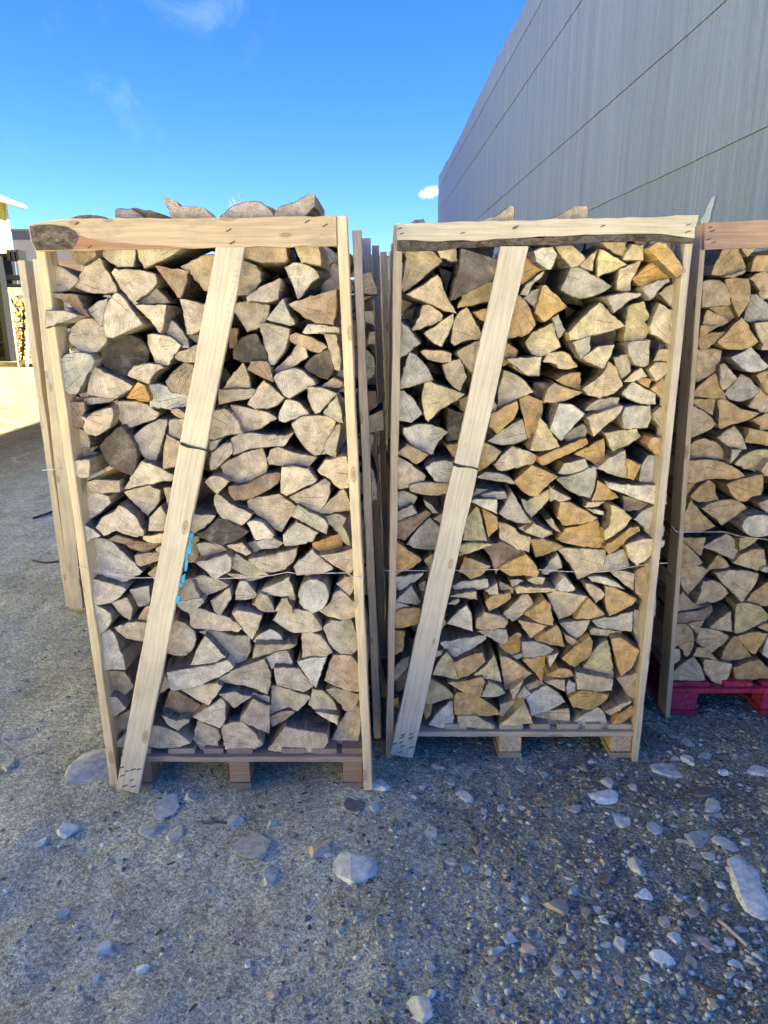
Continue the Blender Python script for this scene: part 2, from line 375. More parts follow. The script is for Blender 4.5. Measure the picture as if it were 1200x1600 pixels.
# ---------------------------------------------------------------- outlines of the log ends and stones, measured from the photograph
LEFT = '''@60 370
b 250,60 245,140 290,200 330,210 370,180 430,140 400,60
p 120,215 105,300 85,360 90,405 150,415 230,395 300,320 260,290 190,240
p 430,150 360,200 330,260 275,370 300,390 400,415 580,415 560,340 500,240 460,160
w 465,130 520,60 720,60 735,130 720,220 600,225 520,180
p 735,60 1090,60 1010,130 900,190 795,235 760,170
p 545,270 570,240 810,258 870,280 885,350 860,390 780,450 730,480 750,500 720,510 640,410
g 735,480 870,375 930,430 985,495 750,500
p 735,515 960,515 945,600 930,690 910,720 890,700 820,600
p 580,415 520,490 490,580 485,680 500,750 560,755 610,730 780,655 740,600 640,470
g 350,560 430,500 515,465 500,560 480,670 410,600
b 90,420 290,440 330,530 385,605 320,580 200,480
g9 60,555 170,555 290,590 170,640 60,680
pO 378,738 145,128
d0O 650,890 168,155
b 880,220 1130,260 1100,360 1060,460 1040,450 960,330
p 1050,465 1120,480 1280,515 1260,690 1125,725 1100,620
g 940,705 1000,630 1060,680 1110,760 1125,830 1090,835 1020,780
g0 1120,740 1200,740 1230,770 1190,800
p 820,735 900,735 980,750 1065,815 1010,880 990,930 970,960 890,960 860,900 830,820
p 1010,895 1080,860 1190,810 1230,800 1220,940 1130,945 1050,925
p0 190,725 240,730 270,830 205,830
@300 370
t -85,225 0,180 70,145 160,140 230,170 230,350 120,410 90,400 0,290
t 280,180 400,185 470,215 510,270 515,330 480,390 430,430 350,440 280,430 260,300
t 400,60 700,60 710,160 690,190 560,190 470,180 405,160
t 760,60 950,60 960,215 920,205 850,190 830,195
w 700,230 760,195 840,200 910,240 955,300 880,360 830,430 795,470 770,390 730,300
p 415,455 500,390 655,310 650,400 645,465 560,490 430,485
g 300,500 420,490 500,500 585,515 575,580 550,640 480,690 410,715 370,640 325,570
g 680,470 720,560 770,655 700,660 565,620 620,540
k 730,505 1080,390 1085,500 1060,660 960,645 860,610 790,555
g 505,650 560,650 730,690 725,770 690,860 620,950 590,955 560,850 530,740
d 310,850 350,790 420,735 480,730 560,880 565,930 400,935 310,915
t 730,745 780,720 860,745 950,790 1010,830 960,870 860,840 750,790
p 830,720 870,660 970,660 1100,680 1100,725 950,720
p 995,730 1080,735 1110,870 1115,960 1110,1004 1065,990 1030,840
p 620,1000 700,930 790,810 850,840 868,900 720,994 640,1024
d 845,975 900,900 980,865 1020,850 1050,940 1060,1000 1020,1069 950,1040 870,1010
b0 280,690 340,690 330,830 280,830
@60 550
g 270,5 190,30 145,90 140,170 170,250 240,310 290,315 330,240 370,150 410,65 370,25 320,8
p 405,110 480,150 580,190 705,255 640,310 570,345 460,335 355,320 370,220
p 345,350 450,345 570,350 520,375 380,395 350,385
p 670,175 720,110 800,88 900,90 935,120 860,170 830,240 760,215
o 745,225 790,250 825,330 820,370 660,345 700,290
t 950,215 1030,130 1090,85 1160,100 1165,190 1140,310 1000,315 970,260
w 835,250 900,240 960,260 1000,310 1130,325 1120,400 1050,430 840,410
t 985,435 1040,430 1130,470 1120,505 1040,480
b 170,380 340,380 350,440 330,480 350,560 250,555 172,510
p 175,520 260,560 350,590 380,640 385,715 300,715 190,690
p8 320,480 360,500 440,440 540,420 555,470 530,560 450,620 370,615 340,570 350,520
p 550,400 600,375 740,375 840,415 900,460 870,500 760,540 640,572 600,490
d 455,715 520,640 590,575 630,560 720,700 735,830 705,920 540,860
p 695,650 770,580 880,520 960,510 930,640 870,850 830,830 760,730
g 985,510 1100,500 1150,560 1130,675 980,620
t 960,620 1100,690 1080,850 935,875 940,760
p0 305,715 440,710 400,750 465,770 460,800 320,805 305,760
p7 235,830 380,810 385,930 320,940 270,920 240,880
@300 550
p 230,275 300,180 385,80 410,130 445,275 340,280
b 420,130 450,70 560,75 585,120 605,225 560,200
g 610,195 660,150 740,125 830,140 900,200 925,240 850,275 790,310 735,345 690,320 650,260
p 495,265 540,215 570,240 650,310 690,345 640,390 560,425 480,420 420,390 460,330
t 200,285 330,282 480,278 490,290 430,345 340,360 200,390
p 285,400 360,410 520,440 640,495 600,510 520,570 400,605 340,510
p 175,440 240,425 300,460 385,605 270,620 170,660 60,640 60,500
w 650,510 660,440 700,355 780,370 850,430 880,470 800,495 700,525
g 870,265 960,270 1085,315 1020,380 960,450 925,460 890,390
g 985,460 1085,335 1110,420 1130,530 1070,510
p 975,255 1060,195 1130,230 1120,265 1000,262
p 750,540 800,500 900,475 1010,480 1080,515 1050,600 970,770 920,780 850,720 790,640
g 975,770 1000,690 1080,560 1105,540 1100,620 1080,790 1010,760
p 295,650 350,620 420,610 700,630 755,605 690,705 560,710 420,730 310,770
p 130,830 150,760 220,705 290,685 305,750 250,810 180,875 140,880
p 220,860 300,800 440,740 530,725 560,800 565,860 540,930 480,985 400,995 300,965 240,915
p 565,800 590,740 650,710 770,760 930,790 870,860 720,855 580,845
p 940,900 1000,820 1160,785 1185,900 1175,1015 1110,1025 1020,950
g 130,680 220,650 160,730 130,740
@90 720
t 215,160 310,150 460,150 470,230 340,240 260,225 230,195
w 165,220 200,170 250,225 380,270 400,310 300,400 190,460 160,455 150,340
p 645,0 570,100 500,215 640,185 870,150 890,120 700,20
p 495,235 690,190 770,225 765,290 680,415 620,360 540,285
p 290,500 330,430 410,390 450,340 520,370 590,440 640,520 640,560 560,560 440,520 350,555
w 145,485 200,485 270,515 325,560 240,590 205,630 180,560
w 235,630 280,590 370,600 450,650 560,750 640,820 570,870 450,920 320,910 260,895 240,780
p 690,430 770,345 820,430 805,525 685,525
b 380,590 440,560 600,610 760,630 650,690 540,650 510,625
p 640,575 800,540 840,540 820,620 690,620 635,600
t 580,710 760,690 765,750 620,790 590,765
t 740,655 785,630 820,640 800,695 740,680
t 680,845 760,785 780,890 725,895
g 800,205 880,190 900,300 830,360
g 1000,405 1190,405 1080,510 1000,560
t 990,570 1065,565 1065,740 1030,760 960,760
@320 720
p 0,160 40,125 110,118 180,155 90,245 40,210
b 180,190 300,180 450,110 570,100 540,170 470,220 330,280 230,290 190,250
p 580,45 700,45 770,60 840,150 720,210 610,270 570,245
p 85,250 170,310 350,400 330,440 280,480 220,485 150,450 90,380 70,300
p 320,310 340,290 560,255 685,340 620,450 580,530 540,520 450,440 320,365
p 635,275 760,215 900,135 940,170 925,280 840,400 720,330
t 850,395 950,290 1040,210 1090,310 1090,375 1000,380 950,395
g 650,420 700,340 760,370 900,440 920,470 910,545 800,490
g 885,410 1010,400 1060,430 1030,490 1105,655 1060,630 980,520
w 320,470 370,450 440,470 520,560 470,590 380,600 345,530
d 0,590 -65,550 0,530 100,440 200,465 330,530 240,590 120,630
g 590,560 690,470 850,545 800,600 680,635 605,635
o 810,615 1000,555 1030,600 1025,665 910,705 830,650
p 870,710 970,700 1110,660 1115,800 1085,845 1000,800
p 0,610 70,620 190,695 100,715 0,745 -30,700 -60,620
p -65,760 0,750 150,710 190,740 185,820 75,890 0,810
p 165,640 280,620 350,690 310,710
p 310,625 380,600 430,650 380,695
p 385,605 510,580 590,625 540,655 430,655
p 330,735 450,715 690,660 670,740 600,820 520,840 420,830 370,780
g 230,690 360,780 480,855 300,855 200,805 200,760
p 160,850 290,860 470,862 380,895 300,910
p 670,790 800,675 960,815 850,845 690,850
@110 890
p 145,85 200,85 350,130 415,155 370,205 310,240 210,255 170,215
w 450,150 590,125 590,260 520,280 480,250 465,205
p 310,245 430,205 460,290 440,385 380,340
w 130,240 170,235 240,290 305,330 300,400 260,460 190,490 180,400 140,370
p 335,430 500,385 580,395 570,560 540,550 410,520
t 505,370 560,290 600,270 600,390 510,385
w 230,560 240,480 290,455 330,500 380,640 410,750 320,745 215,755 210,660
t 295,755 410,760 475,880 410,945 260,945
g 800,230 830,80 900,60 970,215 840,240
p 930,65 1000,45 1100,75 1190,115 1090,165 990,205
g 800,250 990,218 1005,240 900,330 850,310 815,290
p 1055,240 1190,145 1200,225 1130,335 1080,310
p 900,310 930,295 1110,335 1200,360 1290,430 1260,450 930,445 895,430
p 740,420 800,390 860,405 930,460 945,520 920,590 870,640 800,645 720,630
w 905,715 950,600 1010,495 1165,660 1060,700
w 725,765 900,745 1100,710 1170,685 1220,740 1100,810 900,890 775,895 750,880
t 670,925 710,800 745,880
@340 890
g 165,90 220,95 300,195 240,215 130,225 140,150
t 260,260 320,175 370,190 425,320 330,310
t 430,310 480,220 520,215 570,325
w 325,160 420,110 540,50 580,200 580,240 520,220 400,190
w7O 720,195 112,118
p 895,110 960,60 1025,55 1025,120 990,190 940,150
p 760,320 830,270 880,170 920,150 1040,260 1040,350 960,375 860,365
p 105,335 150,310 330,345 310,410 260,520 210,470
w 270,545 330,480 390,445 450,470 520,555 400,560
p 415,390 450,330 580,305 700,310 785,440 700,460 580,470 480,430
g -130,455 0,460 130,500 235,505 245,600 185,742 130,690 60,590 -60,500
t 285,570 590,565 550,585 420,620 260,670
w 365,660 440,625 515,610 560,690 555,730 410,735
p 630,470 700,470 770,495 860,620 770,655 640,660
w 600,685 700,665 820,660 790,720 740,885 690,820
g 795,430 860,385 1000,380 1030,450 1055,520 1050,600 990,650 940,640 870,590 850,560
t 870,640 1000,650 1060,720 1080,760 1075,915 950,900 800,830 820,770
p 0,820 150,740 350,670 390,760 395,870 370,940 230,880 100,850
p 430,735 520,740 600,750 715,885 640,920 510,880 450,860
@130 1050
p 150,190 245,190 320,270 260,320 185,345 165,260
t 200,400 280,330 360,280 340,430 230,480
p 230,550 310,470 330,570
b 600,290 650,140 700,150 880,240 870,290 790,355 700,350 640,320
p 585,325 700,370 800,355 710,440 640,400
p 700,135 860,110 1000,75 1045,95 990,180 940,245 850,215
p 480,420 560,410 700,450 810,520 700,555 590,570 490,565 460,500
p 825,340 930,270 1030,200 1065,250 1060,360 1030,425
p 860,365 930,400 1010,425 1035,480 1005,520 1030,575 880,585 820,520
p 1020,160 1150,150 1200,180 1260,190 1180,240 1130,275 1090,230
@350 1050
p -15,430 0,390 60,375 140,372 200,430 290,555 200,590 80,597 10,585
p 180,150 250,170 340,185 345,245 300,255
t 130,345 220,215 300,260 340,270 335,445 240,400
g 355,100 420,105 650,180 550,295 500,265 420,290 340,330 355,200
t 340,340 430,295 530,300 440,370 360,415
p 330,590 460,425 600,450 765,465 780,520 720,595 500,595
p 635,250 670,130 740,140 810,200 850,300 760,300 690,290
w 690,310 780,315 860,320 850,400 760,355
t 770,135 830,120 1030,180 960,295 910,290 860,230
p 800,530 850,430 900,330 1030,220 1040,270 1000,560 900,555 830,530
#1
@0 0
b8 105,346 118,339 150,337 168,341 170,360 105,360
p4 180,326 205,326 232,345 240,372 182,368
b3 206,326 240,332 268,341 270,362 245,372 232,345
p6 253,307 274,316 282,323 318,325 328,333 337,338 336,350 268,350 264,330
p5 343,344 357,328 377,318 400,315 417,323 427,338 424,352 346,352
b4 418,322 432,330 436,345 425,350 427,338
p5 428,342 434,326 460,316 481,303 490,304 490,322 474,340 462,352 430,352'''
MID = '''@600 370
p 140,60 185,60 185,125 145,125
p 165,70 320,70 440,185 300,300 150,415 135,370 155,220
p 390,60 545,60 550,185 510,185 430,160
d9 580,85 860,170 830,310 640,410 500,480 530,340 570,200
p 165,430 290,360 400,285 425,310 450,400 545,575 440,545 330,500 200,445
t 550,530 590,440 700,370 810,335 870,330 850,480 780,495 660,515
p 290,515 340,512 440,580 435,630 300,680 205,705 260,610
p 300,720 400,660 520,575 520,640 490,720 430,825 360,790
p 620,525 555,580 510,690 505,790 530,815 600,780 730,765 720,700 660,580
o 680,565 770,540 840,520 820,640 740,625
g 90,630 130,640 190,690 270,800 180,870 90,920
t 275,860 320,850 440,855 510,880 505,940 440,945 330,920
p 550,860 620,820 715,780 760,900 720,1010 660,1020 600,950
o 1070,160 1190,220 1180,245 1100,310 1020,360 980,300
p 1020,430 1060,370 1200,260 1180,300 1110,370 1080,440
p 1070,430 1130,400 1180,380 1170,430 1130,530
o 940,420 1010,440 1070,500 1120,600 1140,660 1090,720 1040,745 930,755 880,700
y 1060,795 1130,710 1200,680 1270,645 1285,740 1320,825 1150,905 1110,880
o 930,800 1005,855 980,910 900,970 860,960 850,850
t0 1090,90 1130,100 1110,170 1085,150
@830 370
w 20,110 60,85 160,75 200,135 150,245 110,230 40,190
p 180,75 310,65 360,110 410,165 350,220 295,228 240,160
p 505,90 480,150 460,255 400,240 360,215 430,150
y 510,95 560,110 640,160 715,210 640,245 500,305 495,230
p 530,45 700,45 720,100 690,150 640,130 580,95
p 760,50 845,60 840,175 690,170 720,110
o8 880,85 960,40 1010,50 1080,140 1160,265 1090,300 1040,250 960,170
o 930,175 1055,270 1050,290 960,340 830,375 765,315 850,240
g 290,235 350,230 480,290 615,370 540,420 420,460 330,455 215,405 250,320
p 825,180 780,280 745,340 745,400 690,410 640,400 650,280 655,250
g 830,380 900,350 1040,305 1040,330 980,380 940,430 890,475
p 945,425 1000,380 1130,335 1140,440 1125,585 1080,550
o 85,365 110,360 180,430 270,525 160,590 100,635 35,570
p -10,420 80,380 50,490 25,535 -60,460
g 570,450 680,425 820,420 820,440 740,480 680,530 625,570 600,510
y 520,490 600,570 720,670 560,715 400,755 285,775 280,720 340,650 440,560
g 150,610 200,585 230,640 265,700 210,765 180,690
y 725,520 840,485 870,560 885,600 850,635 895,690 880,730 840,775 710,785 710,640
p 960,495 1080,560 1105,610 1110,835 1000,785 905,730 885,670 930,560
g 310,790 440,745 440,860 375,920 340,860
p 500,825 620,810 600,880 545,990 420,940 390,915
g 725,795 890,775 885,850 890,960 850,975 780,960 740,900
p 960,840 1050,840 1080,930 920,930
d0 440,740 640,700 620,810 500,825 440,860
@600 550
g 190,0 260,40 320,110 365,205 240,245 105,285 140,170
w 105,300 150,295 220,350 290,460 205,525 110,510
y 300,235 350,225 500,280 610,320 540,370 430,430 330,525 300,480 285,330
p 440,95 570,50 620,185 570,290 510,250 460,170
w 150,570 260,540 350,545 480,600 400,690 370,775 270,740 190,680 150,620
d 480,425 590,460 560,660 480,670
t 90,760 170,695 335,770 245,840
p 95,790 180,830 310,930 300,970 200,1010 110,1030 70,950 75,850
w 310,865 380,825 510,820 540,850 500,960 450,1015 380,960
p 900,140 960,155 1050,210 1120,300 1000,350 920,400 860,440 860,290
p 965,105 1040,75 1180,40 1165,180 1100,180 1030,155
o 800,470 1000,370 1010,420 970,500 850,610 790,560
o 1015,355 1080,325 1195,370 1190,450 1160,560 1110,640 1075,640 1050,510
g 775,665 900,580 1040,505 1075,655 960,695 850,690
p 825,845 900,760 965,705 1050,735 1150,780 1120,840 900,890 860,885
o 750,680 885,750 800,840 710,885 650,860 680,720
o 470,700 550,690 560,760 520,785
p 790,300 850,400 840,440 790,450
g 700,945 760,905 870,910 950,940 970,985 850,970
t0 560,360 630,330 610,450 570,440
@830 550
p 85,70 120,10 210,-5 280,15 350,110 280,130 220,125 190,90
p -190,50 80,40 60,180 -20,180
o 180,210 270,165 375,155 375,290 300,265 230,240
t 95,385 130,270 180,235 300,280 385,300 300,345 200,375
p 580,70 640,110 685,255 620,310 520,345 430,325 385,275 500,190 560,130
p 615,40 735,10 755,150 680,200 640,110
p 690,225 760,160 825,115 870,185 780,215
o 780,210 860,195 905,205 885,270 840,250
p 890,130 940,80 1075,70 1080,100 1000,175 940,220
t 890,275 970,210 1040,160 1075,385 1020,385 950,330
w 680,325 730,250 765,220 870,285 930,315 935,390 830,390
p 395,435 460,380 540,350 675,345 650,405 530,430
w 210,385 300,395 350,425 405,465 340,530 225,660 145,580 170,490
g 230,655 330,570 380,535 435,575 400,640 330,675
p 410,485 550,440 690,405 670,460 570,550 470,635 440,570
w 700,410 890,405 895,470 910,500 880,570 700,575 680,460
p 905,455 960,415 1050,400 1065,560 1055,665 990,590 930,530
y 70,495 130,570 215,710 130,735 -10,735 30,620
o 60,785 200,730 420,650 435,690 330,740 80,845
o 320,765 450,700 550,650 550,830 500,850 430,810
y 545,605 800,580 835,635 720,700 610,740
o 870,690 900,645 1030,645 1025,720 1010,815 930,760
g 500,870 600,790 700,735 720,850 725,955 640,930
o 715,800 830,850 770,960 730,950
w 835,840 870,780 940,780 1025,890 960,1000 815,970
g 200,915 250,840 400,800 430,870 360,900 270,920
g 190,965 380,900 490,855 490,960 440,1060 340,1040
o -120,980 10,850 190,925 130,980 40,1090 -50,1060
d0 20,230 160,230 100,370 20,330
@600 730
t 190,140 270,115 480,125 520,140 500,205 330,212 200,180
g 60,205 150,180 250,225 215,280 110,310 80,300
g 300,250 360,290 410,340 370,345 330,310
g 60,355 210,280 250,345 130,390 60,420
b 60,430 150,390 265,350 310,315 355,345 260,440 160,555 100,540
g 165,580 260,460 345,380 410,440 430,500 370,620 270,610
o 90,560 160,610 285,690 180,770 80,815
w 80,830 180,815 300,795 230,860 110,925
g 660,200 690,165 785,170 660,222
g 725,215 830,185 905,180 920,230 880,240 800,230
w 655,260 700,240 845,240 850,355 760,310
g 855,345 910,280 960,185 1030,310 1110,415 1040,422 950,400
y 1025,235 1070,255 1180,200 1280,140 1275,200 1200,290 1100,375 1060,320
y 590,540 620,400 700,305 740,400 770,545 690,550
o 745,320 850,370 850,460 785,525 765,430
p 860,420 960,450 1020,500 1100,520 1080,630 980,600 870,540
g 1010,455 1130,415 1260,480 1260,500 1180,540 1090,500
o 1105,540 1200,540 1350,600 1240,650 1140,675
y 555,675 570,590 650,570 810,575 700,620
o 560,790 605,670 800,740 740,800 650,848 600,800
b 740,600 870,560 1050,640 950,690 860,760 840,800 800,680
o 860,770 1060,650 1110,700 1160,780 1140,830 1050,810 950,825
w 515,900 590,860 770,830 775,895 590,950 540,930
g 370,390 440,340 430,420
t 300,700 360,650 360,760 330,770
t0 260,880 310,850 310,930 270,930
@820 730
g 245,90 400,50 500,0 540,0 520,150 490,230 410,215 300,150
o 545,95 620,150 710,235 600,250 500,248 530,180
w 615,150 630,115 750,130 900,140 1060,125 1070,275 950,275 750,200
b 735,215 830,235 930,275 850,320 740,325
p 185,145 240,180 345,235 270,260 230,245 195,260
o 275,270 340,270 440,320 535,370 480,405 350,435 290,440 255,390
p 450,300 470,265 600,260 550,290
w 455,310 590,330 590,360 530,350
y 640,280 720,310 800,380 760,440 680,510 605,550 610,480 640,420
o 235,540 310,460 420,440 550,400 570,480 605,570 600,605 420,590 300,565
o 605,600 700,530 790,450 850,440 860,475 790,520 720,600 640,660
w 810,385 880,320 960,280 1020,350 1050,450 1055,530 940,530 880,440
p 765,590 900,540 1045,550 1040,590 930,680 840,740 790,680
g 545,740 600,670 740,615 790,740 650,780 550,795
p 255,620 310,610 600,610 590,700 530,780 400,850 360,760
g 120,800 180,720 245,645 280,750 150,815
w 220,905 300,820 375,910 330,935 270,935
t 155,400 200,385 270,490 230,480
p 0,475 70,420 200,490 140,540
p 15,850 50,825 150,830 130,890 90,900 60,870
w 475,825 560,815 660,850 750,915 640,890 510,860
p 650,785 720,780 825,800 810,920 760,890
t 820,790 900,745 985,740 985,960 975,1115 880,1000 830,940
o 610,895 680,910 830,980 800,1030 640,1120 610,1040
p 455,870 530,890 590,930 600,960 540,1030 480,940
@600 900
w 70,195 190,225 180,245 95,270
g 90,185 210,75 280,200 250,215
o 60,280 160,245 275,235 270,340 180,380 65,405
o 45,410 155,410 140,560 50,620
g 45,800 80,690 150,620 190,605 180,680 100,770
b 85,790 170,710 170,830 95,880
p 490,160 560,135 695,110 700,180 600,165
p 470,215 560,170 565,190 540,215
w 470,360 540,280 620,210 650,270 665,420 570,390
t0 430,400 450,290 500,280 480,340
p 760,110 850,55 860,140 790,140
t 865,40 970,95 970,135 870,105
o 760,190 810,150 950,130 950,175 850,235 790,260
g 945,30 1000,25 1050,40 960,80
y 985,100 1020,80 1200,90 1290,95 1290,115 1000,135
p 890,280 980,200 1040,140 1080,140 1130,220 1000,320 960,340
t 690,390 700,320 760,280 860,300 930,345 900,385 750,400
g 700,420 830,400 920,400 925,490 880,510 800,465
w 420,490 770,460 770,490 640,560 540,610 470,560
p 385,560 445,555 430,590 380,620
o 860,520 1000,420 1025,430 1020,560 945,605 900,560
y 360,740 400,640 470,565 510,620 560,770 560,795 480,765
o 525,640 640,600 740,580 765,650 650,740 560,760
y 675,745 780,660 830,600 880,785 760,770
t 870,590 930,600 1110,730 1040,780 950,860 910,870 890,750
o 480,805 620,790 740,765 760,800 720,910 640,890
g 730,910 790,790 860,820 910,880 850,910
y 310,950 340,770 440,830 540,905 430,930 350,955
p 945,865 1050,785 970,930
w 940,610 1040,580 1040,610 960,640
t0 80,270 130,260 160,400 90,400
@810 900
w 265,95 355,10 425,95 400,118 320,110
p 215,135 290,110 510,145 450,250 310,345 260,240
o 425,320 530,170 650,290 540,320
w 550,330 650,310 700,310 865,270 855,420 760,410 600,380
g 310,355 420,335 540,330 500,420 445,490 380,430
g 860,300 870,255 930,260 970,330 965,500 940,560 900,540 870,430
o 45,295 200,180 240,210 260,365 150,345
t 0,335 210,365 100,480 
o 130,480 210,420 290,370 325,440 350,540 240,515
t 340,430 440,490 420,525 370,500
g 20,495 120,495 270,550 200,595 40,612
o 320,610 430,530 540,455 560,520 550,600 420,685
p 535,400 570,385 780,430 770,460 680,460 540,435
y 490,700 580,530 660,470 680,530 700,640 720,770 600,730
o 700,480 770,470 910,560 850,680 770,745 740,640
o 30,625 210,605 190,740 170,800 140,740 
p 215,600 300,575 240,690 
o 200,740 300,690 380,710 425,755 350,765
p 435,790 440,725 710,780 700,860 620,865 440,850
p 200,795 270,780 345,775 350,865 290,840
g 355,840 380,780 430,810 430,865 370,890
p 740,770 930,715 940,760 890,960 870,960 820,890
o 375,890 500,855 680,890 660,930 580,990 460,960 400,960
b0 850,700 880,650 940,720
@600 1040
o 530,240 550,200 690,230 850,330 860,370 700,380 535,370
w 335,440 400,360 490,280 520,290 520,470 430,465
p 555,375 690,375 790,430 820,465 560,465
p 860,360 870,290 1005,265 970,330 900,375
p 885,440 980,350 1050,270 1115,430 1000,455 890,465
o 295,300 360,290 350,360 310,405
o 55,260 110,240 115,330 60,290
t0 265,430 300,400 310,430 280,460
p 1000,240 1050,160 1105,215 1040,260
t 1045,155 1150,110 1200,130 1150,195 1090,190
@800 1040
w 110,240 220,170 270,155 350,210 400,275 250,340 145,370
p 165,375 270,340 420,310 430,370 430,480 280,485 210,440
o 425,245 540,185 720,220 700,260 580,330 460,310
w 440,440 520,380 640,310 680,340 740,470 630,475 520,465
p 690,340 800,300 900,270 890,290 740,370
o 750,465 800,370 900,300 930,350 830,430
#1
@0 0
p4 738,348 770,340 796,322 803,324 804,350 800,362 740,362
p4 848,346 880,333 898,323 917,322 917,345 900,362 850,360
g4 642,352 650,343 661,342 664,352 660,362 644,362
g4 1018,346 1024,338 1032,338 1034,350 1020,356'''
RIGHT = '''#6
@1000 340
t 660,530 690,440 750,330 780,270 920,270 960,350 1015,465 990,490 860,545 760,545
t 780,555 1000,490 990,515 870,560
p 940,270 1110,270 1060,320 1005,370 960,320
o 1045,500 1060,410 1090,365 1260,345 1280,490 1180,500
t 590,840 600,600 670,580 740,585 800,630 830,700 850,810 770,820 700,835
o 800,580 860,570 1010,575 1035,650 1030,740 990,840 930,935 900,870 850,740
t 1020,570 1080,530 1155,500 1220,560 1280,700 1260,800 1180,740 1100,650
g 985,950 1010,820 1035,720 1080,720 1150,770 1230,870 1210,975 1080,970 1020,975
t 580,1000 600,930 635,860 740,910 850,965 760,1015 650,1015
o 555,1130 570,1010 650,1018 750,1020 650,1075
o 545,1200 550,1135 650,1085 815,1070 740,1140 620,1230 560,1230
o 740,1170 830,1070 950,940 1000,990 1060,1090 1105,1160 1040,1210 920,1235 800,1220
p 1075,990 1260,960 1300,1240 1200,1240 1110,1120
t0 850,820 930,935 820,960 650,850
@1000 520
t 500,460 530,160 600,150 710,150 770,165 760,240 720,340 640,410 550,455
w 870,235 960,190 1050,130 1090,180 1130,240 1195,310 1140,350 1040,370 980,350 920,290
p 745,310 790,290 830,330 870,380 910,425 840,500 780,535 750,450
g 785,570 850,500 960,390 1040,430 1130,540 1070,600 950,640 860,630
o 480,595 540,530 620,450 705,380 745,470 800,625 640,610
o 1100,400 1250,340 1280,480 1200,590 1150,500
p 1020,690 1080,610 1130,520 1240,600 1230,740 1140,740
o 490,630 580,620 710,630 685,770 610,730 530,690
o 740,880 750,780 740,630 830,640 940,710 1110,755 1000,820 880,850 760,900
t 455,700 520,695 620,750 720,855 640,910 500,980 490,900 460,790
o 430,980 445,810 470,830 490,975
o 1050,815 1200,750 1280,800 1260,930 1160,890
p 720,980 810,920 885,870 950,950 1000,1090 900,1085 800,1050
o 990,1030 1040,900 1200,930 1280,960 1270,1060 1100,1040
t 415,1170 440,1090 500,1020 600,990 700,1020 770,1080 805,1190 700,1190 570,1200
g 850,1195 860,1090 960,1100 900,1170 845,1230
@1000 700
y 885,150 960,70 1060,20 1150,10 1250,30 1200,100 1090,240 1050,210 970,200 940,170
o 400,320 410,130 520,120 680,120 820,150 940,220 985,265 850,290 640,290 500,320
p 1140,220 1210,110 1290,170 1270,270 1170,260
o 370,335 530,330 480,410 470,460 370,500 350,450
o 480,460 540,390 640,300 700,340 705,420 740,485 620,510 540,500
o 815,345 900,310 1060,270 1150,250 1160,340 1130,440 1050,450 1000,495 920,500 860,430
t 570,560 680,510 820,480 930,500 1015,570 920,630 770,725 680,640
o 360,750 400,640 475,480 560,590 715,740 600,780 470,790 370,785
w9O 1120,730 168,105
p 1110,520 1240,480 1300,520 1290,610 1200,605 1140,570
o0 365,510 470,470 380,660 360,720
o 330,1125 340,860 400,890 500,970 590,1075 540,1100 420,1110
o 370,840 500,850 615,840 590,930 560,1005 480,940 420,900
g 595,930 650,890 800,795 880,850 925,960 880,1055 780,1010 650,950
p 920,840 1130,850 1060,900 925,965
o 620,1140 700,1050 740,1005 800,1050 840,1110 740,1125
t 880,1085 950,1000 1050,945 1160,950 1180,1110 1110,1155 1000,1120
g 1135,1150 1200,1110 1290,1130 1250,1190
@1000 880
t 330,50 450,30 580,30 640,60 570,150 445,290 390,200
p 700,90 860,70 1000,75 1130,110 1090,200 950,360 900,310 790,200
g 320,110 370,180 370,260 330,330 315,250
p 525,380 560,280 590,165 680,160 760,190 840,290 780,340 700,370 600,375
o 990,365 1070,270 1200,185 1290,250 1280,400 1160,400
t 305,460 320,370 410,270 500,380 620,410 540,440 400,455
b 305,480 420,465 610,420 660,380 675,440 600,530 460,545 430,575 350,575
p 650,610 720,540 850,450 870,650 760,630
y 900,380 1000,370 1120,395 1210,490 1190,540 1060,610 960,660 890,660 895,500
t 450,570 600,535 570,600 545,660
t 295,795 310,700 325,580 440,575 490,630 500,715 400,750
o 1110,600 1200,570 1280,600 1270,660
t 530,735 570,610 700,625 840,690 790,750 660,835
o 370,770 510,730 480,820 430,875
o 930,695 1040,650 1185,650 1140,750 1080,865 1000,790
o 750,910 800,780 880,675 920,690 1000,800 1060,885 900,915
w 1140,850 1170,740 1210,670 1290,720 1280,890 1190,875
t 500,880 540,790 600,790 730,920 620,885
p 285,920 290,805 370,800 385,860 380,920 310,950
p 305,1100 310,1030 380,960 510,880 570,970 605,1090 500,1100
p 600,950 615,900 740,920 860,940 820,1080 755,1140 680,1110 610,1020
o 880,990 1000,940 1120,905 1210,990 1180,1060 1050,1100 920,1135
p 1180,1060 1260,1000 1290,1080 1200,1080'''
